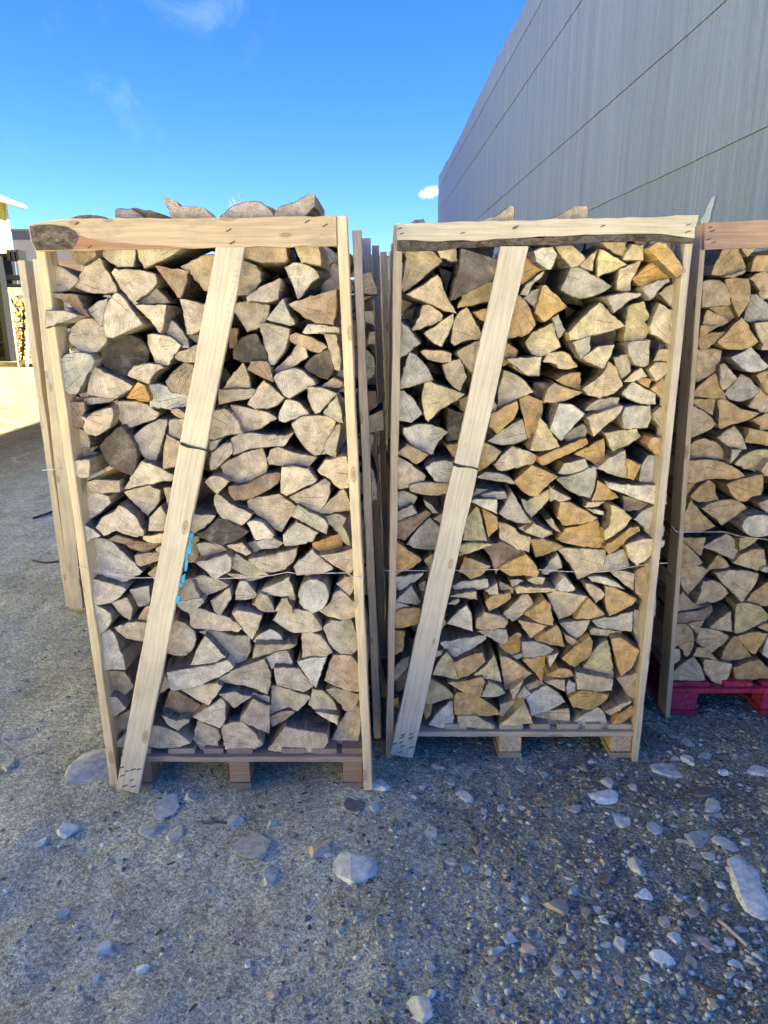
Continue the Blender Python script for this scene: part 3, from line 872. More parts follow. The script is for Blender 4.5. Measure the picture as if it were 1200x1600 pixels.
STONES = '''-1 133 1203 41 32 b
-1 260 1258 21 20 b
-1 276 1303 14 17 g
-1 240 1294 20 11 g
-1 546 1358 40 28 w
-1 395 1320 36 30 g
-1 497 1330 18 12 n
-1 420 1367 11 18 b
-1 552 1260 18 14 d
-1 586 1266 7 8 b
-1 65 1316 6 7 w
-1 282 1334 7 5 w
-1 513 1337 6 4 w
-1 482 1430 7 6 d
-1 533 1452 7 7 g
-1 435 1476 6 6 g
-1 222 1510 10 8 w
-1 151 1528 6 6 w
-1 10 1390 5 4 w
-1 160 1480 14 14 b
-1 480 1588 6 6 d
-1 387 1503 5 9 w
-1 594 1234 14 10 w
-1 560 1428 5 4 g
-1 425 1287 8 7 g
-1 108 1295 16 10 b
-1 15 1195 9 9 g
-1 300 1245 14 8 b
-1 365 1282 14 8 b
1 850 20 50 30 d
1 887 103 48 26 b
1 910 72 20 9 b
1 950 80 22 14 b
1 1003 63 30 10 g
1 950 20 14 16 b
1 1160 110 45 17 w
1 1058 115 20 8 w
1 685 185 45 24 w
1 700 145 22 18 b
1 775 160 15 12 b
1 515 242 17 17 n
1 600 232 28 10 g
1 735 258 30 38 w
1 840 293 25 20 b
1 1025 218 36 18 b
1 990 178 42 16 d
1 1042 248 18 8 g
1 550 100 25 16 d
1 500 115 14 18 g
1 463 168 30 12 d
1 255 188 30 16 w
1 205 147 17 12 b
1 365 222 20 12 g
1 150 303 20 18 b
1 982 330 46 33 g
1 1072 350 42 32 g
1 1012 377 24 13 g
1 1140 460 58 95 w
1 785 408 33 27 g
1 810 497 30 18 w
1 540 535 42 30 n
1 660 490 15 15 n
1 360 545 13 14 b
1 318 563 9 9 g
1 665 545 14 16 b
1 630 560 18 22 n
1 880 585 18 18 g
1 1000 538 22 18 g
1 330 422 13 13 b
1 645 330 11 8 w
1 690 403 18 13 n
1 735 655 30 26 g
1 860 703 42 26 w
1 1008 655 35 16 n
1 980 635 38 9 n
1 450 670 28 18 n
1 355 672 26 12 w
1 605 750 26 20 g
1 545 740 24 18 g
1 660 817 13 15 g
1 550 810 20 18 b
1 820 770 18 16 w
1 853 775 15 9 g
1 960 743 12 9 w
1 955 710 20 20 n
1 955 845 20 14 n
1 1025 845 18 26 n
1 1140 788 16 16 g
1 1080 750 20 12 b
1 115 865 48 45 b
1 340 700 18 14 n
1 295 800 16 16 g
1 285 825 20 12 g
1 740 770 15 18 n
1 930 800 14 14 g
1 1115 612 20 10 g
1 1165 690 18 16 g
1 1140 705 15 12 b
1 1095 712 22 16 b
1 390 635 32 18 b
1 580 605 18 16 b
1 915 612 12 12 n
1 210 388 20 14 g
1 1190 510 15 14 g
1 560 640 14 12 g
1 440 510 16 12 b
1 700 450 26 20 d
1 120 165 14 10 b
1 620 100 20 10 n
1 650 80 15 8 g
1 430 100 18 10 g
1 1130 340 20 10 g
1 975 408 22 10 n
1 930 330 18 8 g
1 1050 470 15 11 w
1 960 560 22 14 n
1 1080 420 14 10 g
1 690 590 16 10 g
1 690 660 18 12 b
1 790 430 10 10 g
1 840 205 14 10 n
1 430 222 14 8 w
1 310 232 12 10 b'''
LANDMARKS = [
    ('L', 195, 556, 'dark round log', 'nearly black round log end, the darkest in its crate'),
    ('L', 138, 526, 'cracked round log', 'pale round log end with cracks radiating from its heart'),
    ('L', 118, 580, 'grey round log by the post', 'large grey round log end pressed against the corner post'),
    ('L', 490, 482, 'blue-smeared log', 'brown wedge log with blue paint smeared along its lower edge'),
    ('L', 185, 703, 'black wedge log', 'blackened split wedge log hanging point down among pale logs'),
    ('L', 390, 541, 'sooty quarter log', 'sooty dark quarter log close beside the slanting brace'),
    ('L', 498, 573, 'dark log by the post', 'dark brown quarter log near the fresh yellow post'),
    ('L', 397, 758, 'bark-covered branch log', 'curved branch log still covered in smooth bark'),
    ('L', 490, 926, 'pale sawn round log', 'small round log end with pale rough sawn face under the wire'),
    ('L', 178, 875, 'big pale quarter log', 'biggest pale rough-sawn quarter log, below the knotty post corner'),
    ('L', 384, 731, 'half-round log with red heart', 'half-round log end with a reddish heart, facing up'),
    ('L', 511, 850, 'orange block log', 'small bright orange split block among pale logs'),
    ('L', 330, 882, 'red-spotted log', 'tan log end with a red spot, beside the blue paint marks'),
    ('L', 346, 850, 'charcoal lens log', 'charcoal dark flat log beside the brace, below the half moon log'),
    ('L', 370, 790, 'half-moon log', 'pale half-moon log end lying tilted, flat side up'),
    ('L', 285, 1100, 'chocolate-faced log', 'log with a flat chocolate brown face near the pallet'),
    ('L', 465, 1158, 'long trapezoid log', 'broad trapezoid log lying on the pallet with a ribbed cut face'),
    ('L', 218, 614, 'small orange wedge log', 'small orange-brown wedge log between grey logs'),
    ('L', 200, 490, 'tall grey wedge log', 'tall pale wedge log standing point up above the dark round log'),
    ('L', 462, 597, 'fan-shaped grey log', 'grey fan-shaped quarter log with a rounded top'),
    ('L', 488, 680, 'bulging quarter log', 'bulging tan quarter log with its point down near the fresh post'),
    ('L', 160, 1030, 'whitish wedge log', 'whitish wedge log with small insect holes beside the corner post'),
    ('L', 283, 995, 'round log behind brace', 'round pale log end peeping out behind the slanting brace'),
    ('L', 530, 990, 'crumpled grey log', 'crumpled grey log end against the fresh yellow post'),
    ('L', 395, 1060, 'broad fan log', 'broad pale fan-shaped log with its point to the left'),
    ('L', 430, 795, 'five-sided log', 'large pale five-sided log in the middle of its crate'),
    ('L', 385, 330, 'humped top log', 'hump-backed log lying on top of the top board, bark above'),
    ('L', 296, 328, 'horned top log', 'log with a horn-like end sticking up above the top board'),
    ('L', 465, 322, 'tilted top log', 'tilted split log with its pointed end raised above the top board'),
    ('L', 205, 333, 'bark-backed top log', 'bark-backed log lying flat above the top board'),
    ('L', 135, 348, 'low bark log', 'low dark bark log end just showing over the knotty end of the top board'),
    ('M', 735, 425, 'big dark brown log', 'big dark brown log face under the bark edge beside the brace'),
    ('M', 910, 440, 'big grey half-round log', 'big grey half-round log with its curved side down'),
    ('M', 1042, 413, 'orange stick log', 'orange split log leaning diagonally beside the corner post'),
    ('M', 1018, 426, 'orange slab log', 'orange-brown slab log tucked under the leaning orange log'),
    ('M', 930, 505, 'long orange triangle log', 'long tan triangular log with its top edge in shade'),
    ('M', 997, 500, 'wavy-edged yellow log', 'yellowish log with a wavy right edge'),
    ('M', 885, 657, 'bluish white log', 'bluish white quarter log, cleanest cut in its crate'),
    ('M', 710, 658, 'dark stub log', 'dark grey stub log half hidden by the slanting brace'),
    ('M', 1060, 655, 'orange stub log', 'bright orange log pointing down beside a white quarter log'),
    ('M', 905, 707, 'orange bar log', 'long thin orange bar of wood lying aslant'),
    ('M', 985, 682, 'mossy white block log', 'speckled whitish block log above the dark hollow'),
    ('M', 1016, 820, 'chalky split log', 'chalky white split log with a rough face beside the post'),
    ('M', 790, 862, 'shaggy log', 'log with a shaggy torn brown top and dangling fibres'),
    ('M', 905, 828, 'long amber log', 'long amber log with a yellowish right end'),
    ('M', 905, 880, 'tan fan log', 'large tan fan-shaped quarter log with its point down'),
    ('M', 1008, 910, 'oval grey log', 'tall oval grey-brown log end against the corner post'),
    ('M', 1000, 985, 'lower oval grey log', 'lower of two tall oval grey logs beside the corner post'),
    ('M', 965, 935, 'orange arrow log', 'orange wedge log with its point to the right and a small dark crack'),
    ('M', 880, 950, 'grey shield log', 'smooth grey shield-shaped log with its point down'),
    ('M', 735, 975, 'white triangle log', 'white triangular log standing right beside the brace'),
    ('M', 645, 567, 'grey fan log', 'grey fan-shaped quarter log against the left corner post'),
    ('M', 690, 620, 'pale pitted log', 'pale yellowish log pitted with small holes'),
    ('M', 765, 540, 'amber log behind brace', 'amber log end with a dark rim beside the brace'),
    ('M', 820, 510, 'orange kite log', 'orange kite-shaped log with its point down'),
    ('M', 745, 1105, 'orange block on the pallet', 'broad orange block log resting just above the pallet logs'),
    ('M', 690, 1120, 'white quarter log by the brace', 'white quarter log on the pallet right beside the brace'),
    ('M', 850, 1095, 'chalk-white log', 'large chalk-white log with crumbly face low in the stack'),
    ('M', 918, 1093, 'flat orange log', 'flat orange-brown log low in the stack near the corner post'),
    ('M', 922, 1122, 'bottom half-round log', 'pale half-round log lying on the pallet, flat side up'),
    ('M', 780, 755, 'grey dome log', 'grey dome-shaped log beside the black strap'),
    ('M', 650, 885, 'orange log by the left post', 'orange-brown log with point to the right against the thin corner post'),
    ('M', 640, 965, 'ochre slab log', 'ochre slab log beside the thin corner post, low down'),
    ('M', 770, 340, 'peaked top log', 'peaked log poking up above the bark edged board'),
    ('M', 890, 333, 'bark-curled top log', 'flat log with curled bark lying above the bark edged board'),
    ('M', 955, 415, 'knot-eyed log', 'pale triangular log with a dark knot in its middle'),
    ('M', 995, 553, 'log with a hole', 'grey block log with a dark hole in its face'),
    ('M', 1050, 770, 'long cream wedge log', 'long cream wedge log reaching to the corner post'),
    ('R', 1140, 415, 'fan log under the red board', 'tan fan-shaped log with radial cracks right under the reddish board'),
    ('R', 1120, 458, 'knotty round-backed log', 'round-backed tan log end with a dark knot near its bottom'),
    ('R', 1155, 460, 'teardrop log', 'smooth tan teardrop log standing point down'),
    ('R', 1105, 700, 'dome log', 'brown dome-shaped log end above a long flat log'),
    ('R', 1110, 735, 'long flat log', 'long flat brown log with one rounded top edge'),
    ('R', 1187, 822, 'oval bark log', 'oval pale log end with thick dark bark above the wire'),
    ('R', 1160, 612, 'grey cracked fan log', 'grey fan-shaped log with fine radial cracks'),
    ('R', 1172, 560, 'grey quarter log', 'grey quarter log with one straight crack'),
    ('R', 1150, 650, 'orange point log', 'orange-tan log with its long point to the right'),
    ('R', 1086, 800, 'big orange triangle log', 'big orange-tan triangle log just above the wire'),
    ('R', 1130, 800, 'cream fan log', 'cream fan-shaped log with its point down above the wire'),
    ('R', 1170, 962, 'round-fronted yellow log', 'large yellowish log low in the stack beside the picture edge'),
    ('R', 1072, 1050, 'mound log', 'mound-shaped log resting on the red pallet board'),
    ('R', 1120, 1048, 'shield log', 'shield-shaped pale log sagging between two red boards'),
    ('R', 1172, 1050, 'long block log', 'long tan block log at the bottom resting over the red pallet'),
    ('R', 1075, 835, 'orange wedge under the wire', 'orange wedge log just under the white wire by the post'),
    ('R', 1135, 855, 'grey nose log', 'grey rounded log with a pointed left end under the wire'),
    ('R', 1195, 1010, 'white log', 'bright white log at the very edge of the picture, low down'),
    ('R', 1075, 890, 'ochre triangle log', 'ochre triangle log with its point down, below the wire'),
    ('R', 1160, 915, 'broad tan wedge log', 'broad tan wedge log with its point down, low right'),
    ('R', 1150, 1015, 'smooth fan log', 'smooth tan fan-shaped log just above the bottom row'),
]

# ---------------------------------------------------------------- ground: one sheet to the horizon
def vnoise(x, y, seed=0):
    """smooth value noise on arrays"""
    xi = np.floor(x).astype(np.int64); yi = np.floor(y).astype(np.int64)
    fx = x - xi; fy = y - yi
    fx = fx * fx * (3 - 2 * fx); fy = fy * fy * (3 - 2 * fy)
    def h(a, b):
        n = (a * 374761393 + b * 668265263 + seed * 974711) & 0xFFFFFFFF
        n = ((n ^ (n >> 13)) * 1274126177) & 0xFFFFFFFF
        return ((n ^ (n >> 16)) & 0xFFFF) / 65535.0
    return (h(xi, yi) * (1 - fx) + h(xi + 1, yi) * fx) * (1 - fy) + (h(xi, yi + 1) * (1 - fx) + h(xi + 1, yi + 1) * fx) * fy
def ground_z(x, y):
    x = np.asarray(x, float); y = np.asarray(y, float)
    near = np.clip(1.4 - np.hypot(x / 4.5, (y - 3) / 5.0), 0, 1)
    rough = np.clip((x + 0.5) / 1.3, 0.25, 1.0)
    z = 0.020 * (vnoise(x * 1.7, y * 1.7, 1) - 0.5) + 0.014 * (vnoise(x * 5, y * 5, 2) - 0.5)
    z = z + rough * (0.012 * (vnoise(x * 16, y * 16, 3) - 0.5) + 0.010 * (vnoise(x * 38, y * 38, 4) - 0.5))
    return z * near * 0.9
def axis(a, b, fine, far, grow=1.16):
    xs = list(np.arange(a, b, fine))
    s = fine; x = xs[-1]
    while x < far:
        s *= grow; x += s; xs.append(x)
    s = fine; x = a; left = []
    while x > -far:
        s *= grow; x -= s; left.append(x)
    return np.array(left[::-1] + xs)
gx = axis(-2.6, 2.6, 0.016, 900)
gy = axis(0.9, 4.6, 0.016, 900)
GX, GY = np.meshgrid(gx, gy)
GZ = ground_z(GX, GY)
nx, ny = len(gx), len(gy)
gv = np.stack([GX.ravel(), GY.ravel(), GZ.ravel()], 1)
idx = np.arange(nx * ny).reshape(ny, nx)
gf = np.stack([idx[:-1, :-1], idx[:-1, 1:], idx[1:, 1:], idx[1:, :-1]], -1).reshape(-1, 4)
gm = bpy.data.meshes.new('ground')
gm.vertices.add(len(gv)); gm.vertices.foreach_set('co', gv.astype(np.float32).ravel())
gm.loops.add(gf.size); gm.loops.foreach_set('vertex_index', gf.astype(np.int32).ravel())
gm.polygons.add(len(gf))
gm.polygons.foreach_set('loop_start', (np.arange(len(gf)) * 4).astype(np.int32))
gm.polygons.foreach_set('use_smooth', np.ones(len(gf), dtype=bool))
gm.update(); gm.validate()
def mat_ground():
    m, nt, bs = material('packed gravel yard')
    geo = nt.node('ShaderNodeNewGeometry'); pos = geo.outputs['Position']
    sp = nt.node('ShaderNodeSeparateXYZ'); nt.l.new(pos, sp.inputs[0])
    big = nt.noise(pos, 1.3, 4, 0.6)
    rough = nt.ramp(nt.math('ADD', sp.outputs[0], nt.math('MULTIPLY', big, 1.6)), 0.45, 1.6)   # the right side is dug up, the left rolled smooth
    dust = nt.mix(nt.ramp(nt.noise(pos, 3.1, 7, 0.68, 0.4), 0.32, 0.68), (0.46, 0.50, 0.39), (0.63, 0.68, 0.55))
    dirt = nt.mix(nt.ramp(nt.noise(pos, 5, 7, 0.7, 0.3), 0.3, 0.7), (0.185, 0.20, 0.142), (0.43, 0.465, 0.35))
    col = nt.mix(nt.math('MULTIPLY', rough, 0.85), dust, dirt)
    yard = nt.ramp(sp.outputs[1], 0.9, -0.3)  # unseen ground behind the camera, made pale to bounce sunlight onto the crates
    col = nt.mix(yard, col, nt.mix(nt.ramp(nt.noise(pos, 2, 5), 0.3, 0.7), (0.45, 0.42, 0.32), (0.53, 0.49, 0.38)))
    sun_dim = nt.math('MULTIPLY', nt.ramp(sp.outputs[0], -2.6, -5.2), nt.ramp(sp.outputs[1], 4.0, 8.0))  # darker ground colour painted over the sunlit yard to hold down its brightness
    col = nt.mix(sun_dim, col, nt.mix(nt.ramp(nt.noise(pos, 2, 6, 0.7), 0.3, 0.7), (0.095, 0.082, 0.056), (0.155, 0.135, 0.095)))
    blot = nt.ramp(nt.noise(pos, 1.9, 6, 0.72, 0.8), 0.52, 0.68, 0, 0.45)
    col = nt.mix(blot, col, nt.mul(dirt, 0.72))
    spots = nt.ramp(nt.noise(pos, 17, 5, 0.75), 0.56, 0.68, 0, 0.8)
    col = nt.mix(spots, col, (0.15, 0.14, 0.10))
    pale = nt.ramp(nt.noise(pos, 2.4, 6, 0.66, 0.9), 0.57, 0.70, 0, 0.55)
    col = nt.mix(pale, col, (0.60, 0.60, 0.54))
    streak = nt.noise(nt.scale(pos, (9, 2.2, 1), (0, 0, 0.5)), 1.0, 6, 0.7)
    col = nt.mul(col, nt.ramp(streak, 0.3, 0.72, 1.10, 0.80))
    v1 = nt.node('ShaderNodeTexVoronoi'); nt.l.new(pos, v1.inputs['Vector']); v1.inputs['Scale'].default_value = 95
    sc1 = nt.node('ShaderNodeSeparateColor'); nt.l.new(v1.outputs['Color'], sc1.inputs[0])
    v2 = nt.node('ShaderNodeTexVoronoi'); nt.l.new(pos, v2.inputs['Vector']); v2.inputs['Scale'].default_value = 230
    sc2 = nt.node('ShaderNodeSeparateColor'); nt.l.new(v2.outputs['Color'], sc2.inputs[0])
    grit = nt.math('MULTIPLY', nt.ramp(sc1.outputs[0], 0, 1, 0.74, 1.22), nt.ramp(sc2.outputs[0], 0, 1, 0.70, 1.30))
    col = nt.mul(col, grit)
    chip = nt.math('MULTIPLY', nt.math('GREATER_THAN', sc2.outputs[1], 0.965), nt.ramp(v2.outputs['Distance'], 0.5, 0.3))
    col = nt.mix(nt.math('MULTIPLY', chip, 0.7), col, (0.50, 0.49, 0.47))
    h = nt.math('ADD', nt.math('MULTIPLY', nt.ramp(v1.outputs['Distance'], 0.6, 0.0), nt.math('MULTIPLY_ADD', rough, 0.8, 0.35)), nt.math('MULTIPLY', nt.ramp(v2.outputs['Distance'], 0.6, 0), 0.45))
    h = nt.math('ADD', h, nt.math('MULTIPLY_ADD', nt.noise(pos, 60, 6, 0.75), 1.3, nt.math('MULTIPLY', nt.noise(pos, 14, 5, 0.7), 2.2)))
    finish(nt, bs, col, 0.95, nt.bump(h, 1.0, 0.008), 0.12)
    return m
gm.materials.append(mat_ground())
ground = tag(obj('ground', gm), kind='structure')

# ---------------------------------------------------------------- stones and pebbles in the ground
def ico(sub):
    bm = bmesh.new(); bmesh.ops.create_icosphere(bm, subdivisions=sub, radius=1)
    v = np.array([x.co[:] for x in bm.verts]); f = [[y.index for y in x.verts] for x in bm.faces]
    bm.free(); return v, f
ICO3, ICO3F = ico(3)
ICO1, ICO1F = ico(1)
STONE_TONES = {'b': (0.46, 0.51, 0.47), 'g': (0.42, 0.455, 0.40), 'w': (0.60, 0.65, 0.60), 'd': (0.15, 0.15, 0.15), 'n': (0.40, 0.35, 0.275)}
def stone_mesh(ax, ay, az, tone, seed, angular=1.0):
    r = np.random.default_rng(seed)
    v = ICO3.copy()
    for k in range(8):                       # chop facets
        n = r.normal(size=3); n[2] *= 0.5; n /= np.linalg.norm(n)
        d = v @ n; lim = r.uniform(0.45, 0.86)
        v -= np.outer(np.clip(d - lim, 0, None) * angular, n)
    o = r.uniform(0, 50, 3)
    for i in range(len(v)):
        v[i] *= 1 + 0.10 * mnoise.noise(Vector(v[i] * 1.6 + o)) + 0.04 * mnoise.noise(Vector(v[i] * 5 + o))
    if angular: v[:, 2] = np.minimum(v[:, 2], r.uniform(0.42, 0.7) + r.uniform(-.25, .25) * v[:, 0] + r.uniform(-.25, .25) * v[:, 1])
    v *= np.array([ax, ay, az])
    return mesh('stone', v, ICO3F, M_STONE, tones=tone, smooth=False)
n_st = 0
taken = []
for line in STONES.strip().splitlines():
    s_, u, v, hw, hh, t = line.split()
    u, v, hw, hh = float(u), float(v), float(hw), float(hh)
    if s_ == '1':
        u, v, hw, hh = 600 + u / 2, 1150 + v / 2, hw / 2, hh / 2
    c = onG(u, v); e = onG(u + hw, v); b0 = onG(u, v - hh); b1 = onG(u, v + hh)
    ax = max((e - c).length, 0.006); ay = max((b0 - b1).length / 2 * 0.93, 0.006)
    flat = ax * ay > 0.0014
    az = min(ax, ay) * (0.38 if flat else 0.7)
    tone = STONE_TONES[t]; j = random.uniform(0.85, 1.12)
    me = stone_mesh(ax * 1.16, ay * 1.16, az, tuple(x * j for x in tone), n_st)
    gz = float(ground_z(c.x, c.y))
    o = obj('stone', me, ground, mat4=Matrix.Translation((c.x, c.y, gz + az * (-0.20 if flat else 0.0) + 0.001)) @ Matrix.Rotation(random.uniform(-0.25, 0.25), 4, 'Z'))
    taken.append((c.x, c.y, max(ax, ay)))
    n_st += 1
protos = [stone_mesh(1, random.uniform(0.6, 0.95), random.uniform(0.45, 0.65), vary(STONE_TONES[random.choice('bggnnwd')], 0.8, 1.1), 500 + k) for k in range(18)]
while n_st < 296:
    y = random.uniform(1.35, 3.6); x = random.uniform(-0.62 * y, 0.62 * y)
    if random.random() > (0.10 + 0.9 * min(1, max(0, (x + 0.1) / 0.7))):
        continue
    s = 0.008 + 0.016 * random.random() ** 2.2
    if any((x - a) ** 2 + (y - b) ** 2 < (r_ + s) ** 2 for a, b, r_ in taken):
        continue
    gz = float(ground_z(x, y))
    obj('stone', random.choice(protos), ground, mat4=Matrix.Translation((x, y, gz + s * 0.08)) @ Matrix.Rotation(random.uniform(0, 6.3), 4, 'Z') @ Matrix.Rotation(random.uniform(-0.25, 0.25), 4, 'X') @ Matrix.Scale(s, 4))
    taken.append((x, y, s)); n_st += 1
# pebbles too many to count: one part of the ground
PV, PF, PT = [], [], []
ICO1 = ICO1 * np.random.default_rng(3).uniform(0.72, 1.2, (len(ICO1), 1))
nv = len(ICO1); tri = np.array(ICO1F)
npb = 0
VV, TT = [], []
while npb < 21000:
    y = 1.2 + 3.4 * rng.random() ** 1.3; x = rng.uniform(-0.66 * y, 0.66 * y)
    if rng.random() > 0.06 + 0.94 * min(1, max(0, (x + 0.20 + 0.5 * (vnoise(np.array(x * 2.), np.array(y * 2.), 9) - 0.5)) / 0.9)):
        continue
    s = 0.0016 + 0.0100 * rng.random() ** 2.9
    v = ICO1 * (1 + 0.55 * (rng.random((nv, 1)) - 0.5)) * np.array([s * rng.uniform(0.8, 1.4), s * rng.uniform(0.7, 1.1), s * rng.uniform(0.4, 0.75)])
    a = rng.uniform(0, 6.3); ca, sa = math.cos(a), math.sin(a)
    v = v @ np.array([[ca, sa, 0], [-sa, ca, 0], [0, 0, 1]])
    v += np.array([x, y, float(ground_z(x, y)) + s * rng.uniform(-0.1, 0.25)])
    t = np.minimum(np.array(STONE_TONES[random.choice('bbggggnnnwdd')]) * rng.uniform(0.5, 1.05), 0.75)
    VV.append(v); TT.append(t); npb += 1
pf = np.concatenate([tri + i * nv for i in range(npb)])
pv = np.concatenate(VV)
pm = bpy.data.meshes.new('pebbles')
pm.vertices.add(len(pv)); pm.vertices.foreach_set('co', pv.astype(np.float32).ravel())
pm.loops.add(pf.size); pm.loops.foreach_set('vertex_index', pf.astype(np.int32).ravel())
pm.polygons.add(len(pf)); pm.polygons.foreach_set('loop_start', (np.arange(len(pf)) * 3).astype(np.int32))
pm.update()
at = pm.color_attributes.new('tone', 'FLOAT_COLOR', 'CORNER')
tt = np.concatenate([np.array(TT), np.ones((npb, 1))], 1)
at.data.foreach_set('color', np.repeat(tt, len(tri) * 3, axis=0).astype(np.float32).ravel())
pm.materials.append(M_STONE)
tag(obj('pebbles', pm, ground), kind='stuff')

# ---------------------------------------------------------------- the long grey hall on the right
WX, WSL = 3.5, -21 / FPX / 1.0
def wall_pt(u, v):
    return onX(u, v, WX, WSL)
def mat_wall():
    m, nt, bs = material('stained grey sheeting')
    geo = nt.node('ShaderNodeNewGeometry'); pos = geo.outputs['Position']
    fine = nt.noise(nt.scale(pos, (1, 34, 0.5)), 1.0, 4, 0.7)
    mid = nt.noise(nt.scale(pos, (1, 5, 0.16)), 1.0, 5, 0.65)
    drip = nt.noise(nt.scale(pos, (1, 11, 0.25)), 1.0, 6, 0.7)
    grid = nt.noise(nt.scale(pos, (1, 120, 12)), 1.0, 3, 0.7)
    f = nt.math('MULTIPLY', nt.ramp(fine, 0.25, 0.75, 0.90, 1.08), nt.ramp(mid, 0.25, 0.75, 0.86, 1.12))
    f = nt.math('MULTIPLY', f, nt.ramp(grid, 0.25, 0.75, 0.82, 1.12))
    tone = attr(nt)
    col = nt.mul(tone, f)
    col = nt.mix(nt.ramp(drip, 0.54, 0.72, 0, 0.5), col, nt.mul(tone, 1.45))
    col = nt.mix(nt.ramp(nt.noise(nt.scale(pos, (1, 7, 0.2)), 1.3, 5, 0.7), 0.56, 0.72, 0, 0.5), col, nt.mul(tone, 0.55))
    finish(nt, bs, col, 0.85, nt.bump(nt.math('ADD', fine, nt.math('MULTIPLY', grid, 0.6)), 0.35, 0.006), 0.2)
    return m
M_WALL = mat_wall()
Y_A, Y_B = 0.2, 40.2  # unseen near end cut short so sun reaches the ground behind the camera
def wx(y): return WX + WSL * y
hall = thing('storage_hall', (WX + 5, 19, 0), 'long grey sheeted hall with overlapping bands streaked by rain', 'building')
SEAMS = [0.0, wall_pt(1060, 257).z, wall_pt(940, 168).z, wall_pt(800, 160).z, wall_pt(800, 85).z]
TOPZ = 1.65 + 0.5 * ((wall_pt(830, 2).z - 1.65) + (wall_pt(683, 277).z - 1.65))
SEAMS.append(TOPZ)
WT = (0.145, 0.203, 0.335)
ys = np.linspace(Y_A, Y_B, 340)
for k in range(5):
    z0, z1 = SEAMS[k], SEAMS[k + 1]
    z0 -= 0.05 if k else 0
    V, F = [], []
    rows = 7
    for side in (0, 1):
        for i in range(rows):
            f_ = i / (rows - 1)
            for y in ys:
                z = z0 + (z1 - z0) * f_
                if k == 4 and i == rows - 1:
                    z += 0.10 * (float(vnoise(np.array(y * 0.22), np.array(3.3), 5)) - 0.5) * 2 + 0.05 * (float(vnoise(np.array(y * 0.9), np.array(1.3), 6)) - 0.5) * 2
                if k and i == 0:
                    z += 0.012 * (float(vnoise(np.array(y * 3.0), np.array(k * 7.1), 5)) - 0.5)
                x = wx(y) - 0.020 * (1 - f_) - 0.004 - 0.02 * math.sin(f_ * math.pi) * float(vnoise(np.array(y * 0.6), np.array(k * 3.7 + f_), 8))
                if side: x = wx(y) + 0.03 + 0.003 * k
                V.append((x - hall.location.x, y - hall.location.y, z))
    n = len(ys); base = rows * n
    for i in range(rows - 1):
        for j in range(n - 1):
            a = i * n + j
            F.append((a, a + n, a + n + 1, a + 1))
    for j in range(n - 1):                       # bottom lip and top lip
        F.append((j, j + 1, base + j + 1, base + j))
        a = (rows - 1) * n + j
        F.append((a, base + a, base + a + 1, a + 1))
    F.append(tuple([i * n for i in range(rows)] + [base + i * n for i in range(rows - 1, -1, -1)]))
    F.append(tuple([i * n + n - 1 for i in range(rows - 1, -1, -1)] + [base + i * n + n - 1 for i in range(rows)]))
    t = vary(WT, 0.92, 1.08)
    me = mesh('wall_panel', V, F, M_WALL, tones=t, smooth=False)
    obj('wall_panel', me, hall, loc=hall.location)
def box_mesh(name, lo, hi, mat, tone):
    x0, y0, z0 = lo; x1, y1, z1 = hi
    V = [(x0, y0, z0), (x1, y0, z0), (x1, y1, z0), (x0, y1, z0), (x0, y0, z1), (x1, y0, z1), (x1, y1, z1), (x0, y1, z1)]
    F = [(3, 2, 1, 0), (4, 5, 6, 7), (0, 1, 5, 4), (1, 2, 6, 5), (2, 3, 7, 6), (3, 0, 4, 7)]
    return mesh(name, V, F, mat, tones=tone)
L = hall.location
xa, xb = wx(Y_A) + 0.05, wx(Y_B) + 0.05
V = [(xa, Y_A + .01, 0), (15, Y_A + .01, 0), (15, Y_B - .01, 0), (xb, Y_B - .01, 0)]
V += [(xa, Y_A + .01, TOPZ - 0.16), (9.5, Y_A + .01, TOPZ + 1.2), (15, Y_A + .01, TOPZ - 0.16), (xb, Y_B - .01, TOPZ - 0.16), (9.5, Y_B - .01, TOPZ + 1.2), (15, Y_B - .01, TOPZ - 0.16)]
V = [(a - L.x, b - L.y, c - L.z) for a, b, c in V]
obj('hall_shell', mesh('hall_shell', V, [(0, 1, 6, 5, 4), (3, 7, 8, 9, 2), (0, 4, 7, 3), (1, 2, 9, 6)], M_WALL, tones=WT), hall, loc=L)
obj('roof', mesh('roof', [V[4], V[5], V[6], V[7], V[8], V[9]], [(0, 1, 4, 3), (1, 2, 5, 4)], M_WALL, tones=(0.25, 0.26, 0.27)), hall, loc=L)
# torn strip of pale tape low on the sheeting
q = [wall_pt(u, v) for u, v in ((1099, 344), (1106, 334), (1110, 322), (1117, 309), (1123, 305), (1120, 318), (1116, 330), (1114, 344), (1106, 353), (1100, 353))]
q = [(p.x - 0.030 - L.x, p.y - L.y, p.z - L.z) for p in q]
qb = [(p[0] + 0.012, p[1], p[2]) for p in q]
nq = len(q)
obj('tape_strip', mesh('tape_strip', q + qb, [tuple(range(nq))] + [(i, i + nq, (i + 1) % nq + nq, (i + 1) % nq) for i in range(nq)], M_PLASTIC, tones=(0.30, 0.37, 0.48)), hall, loc=L)

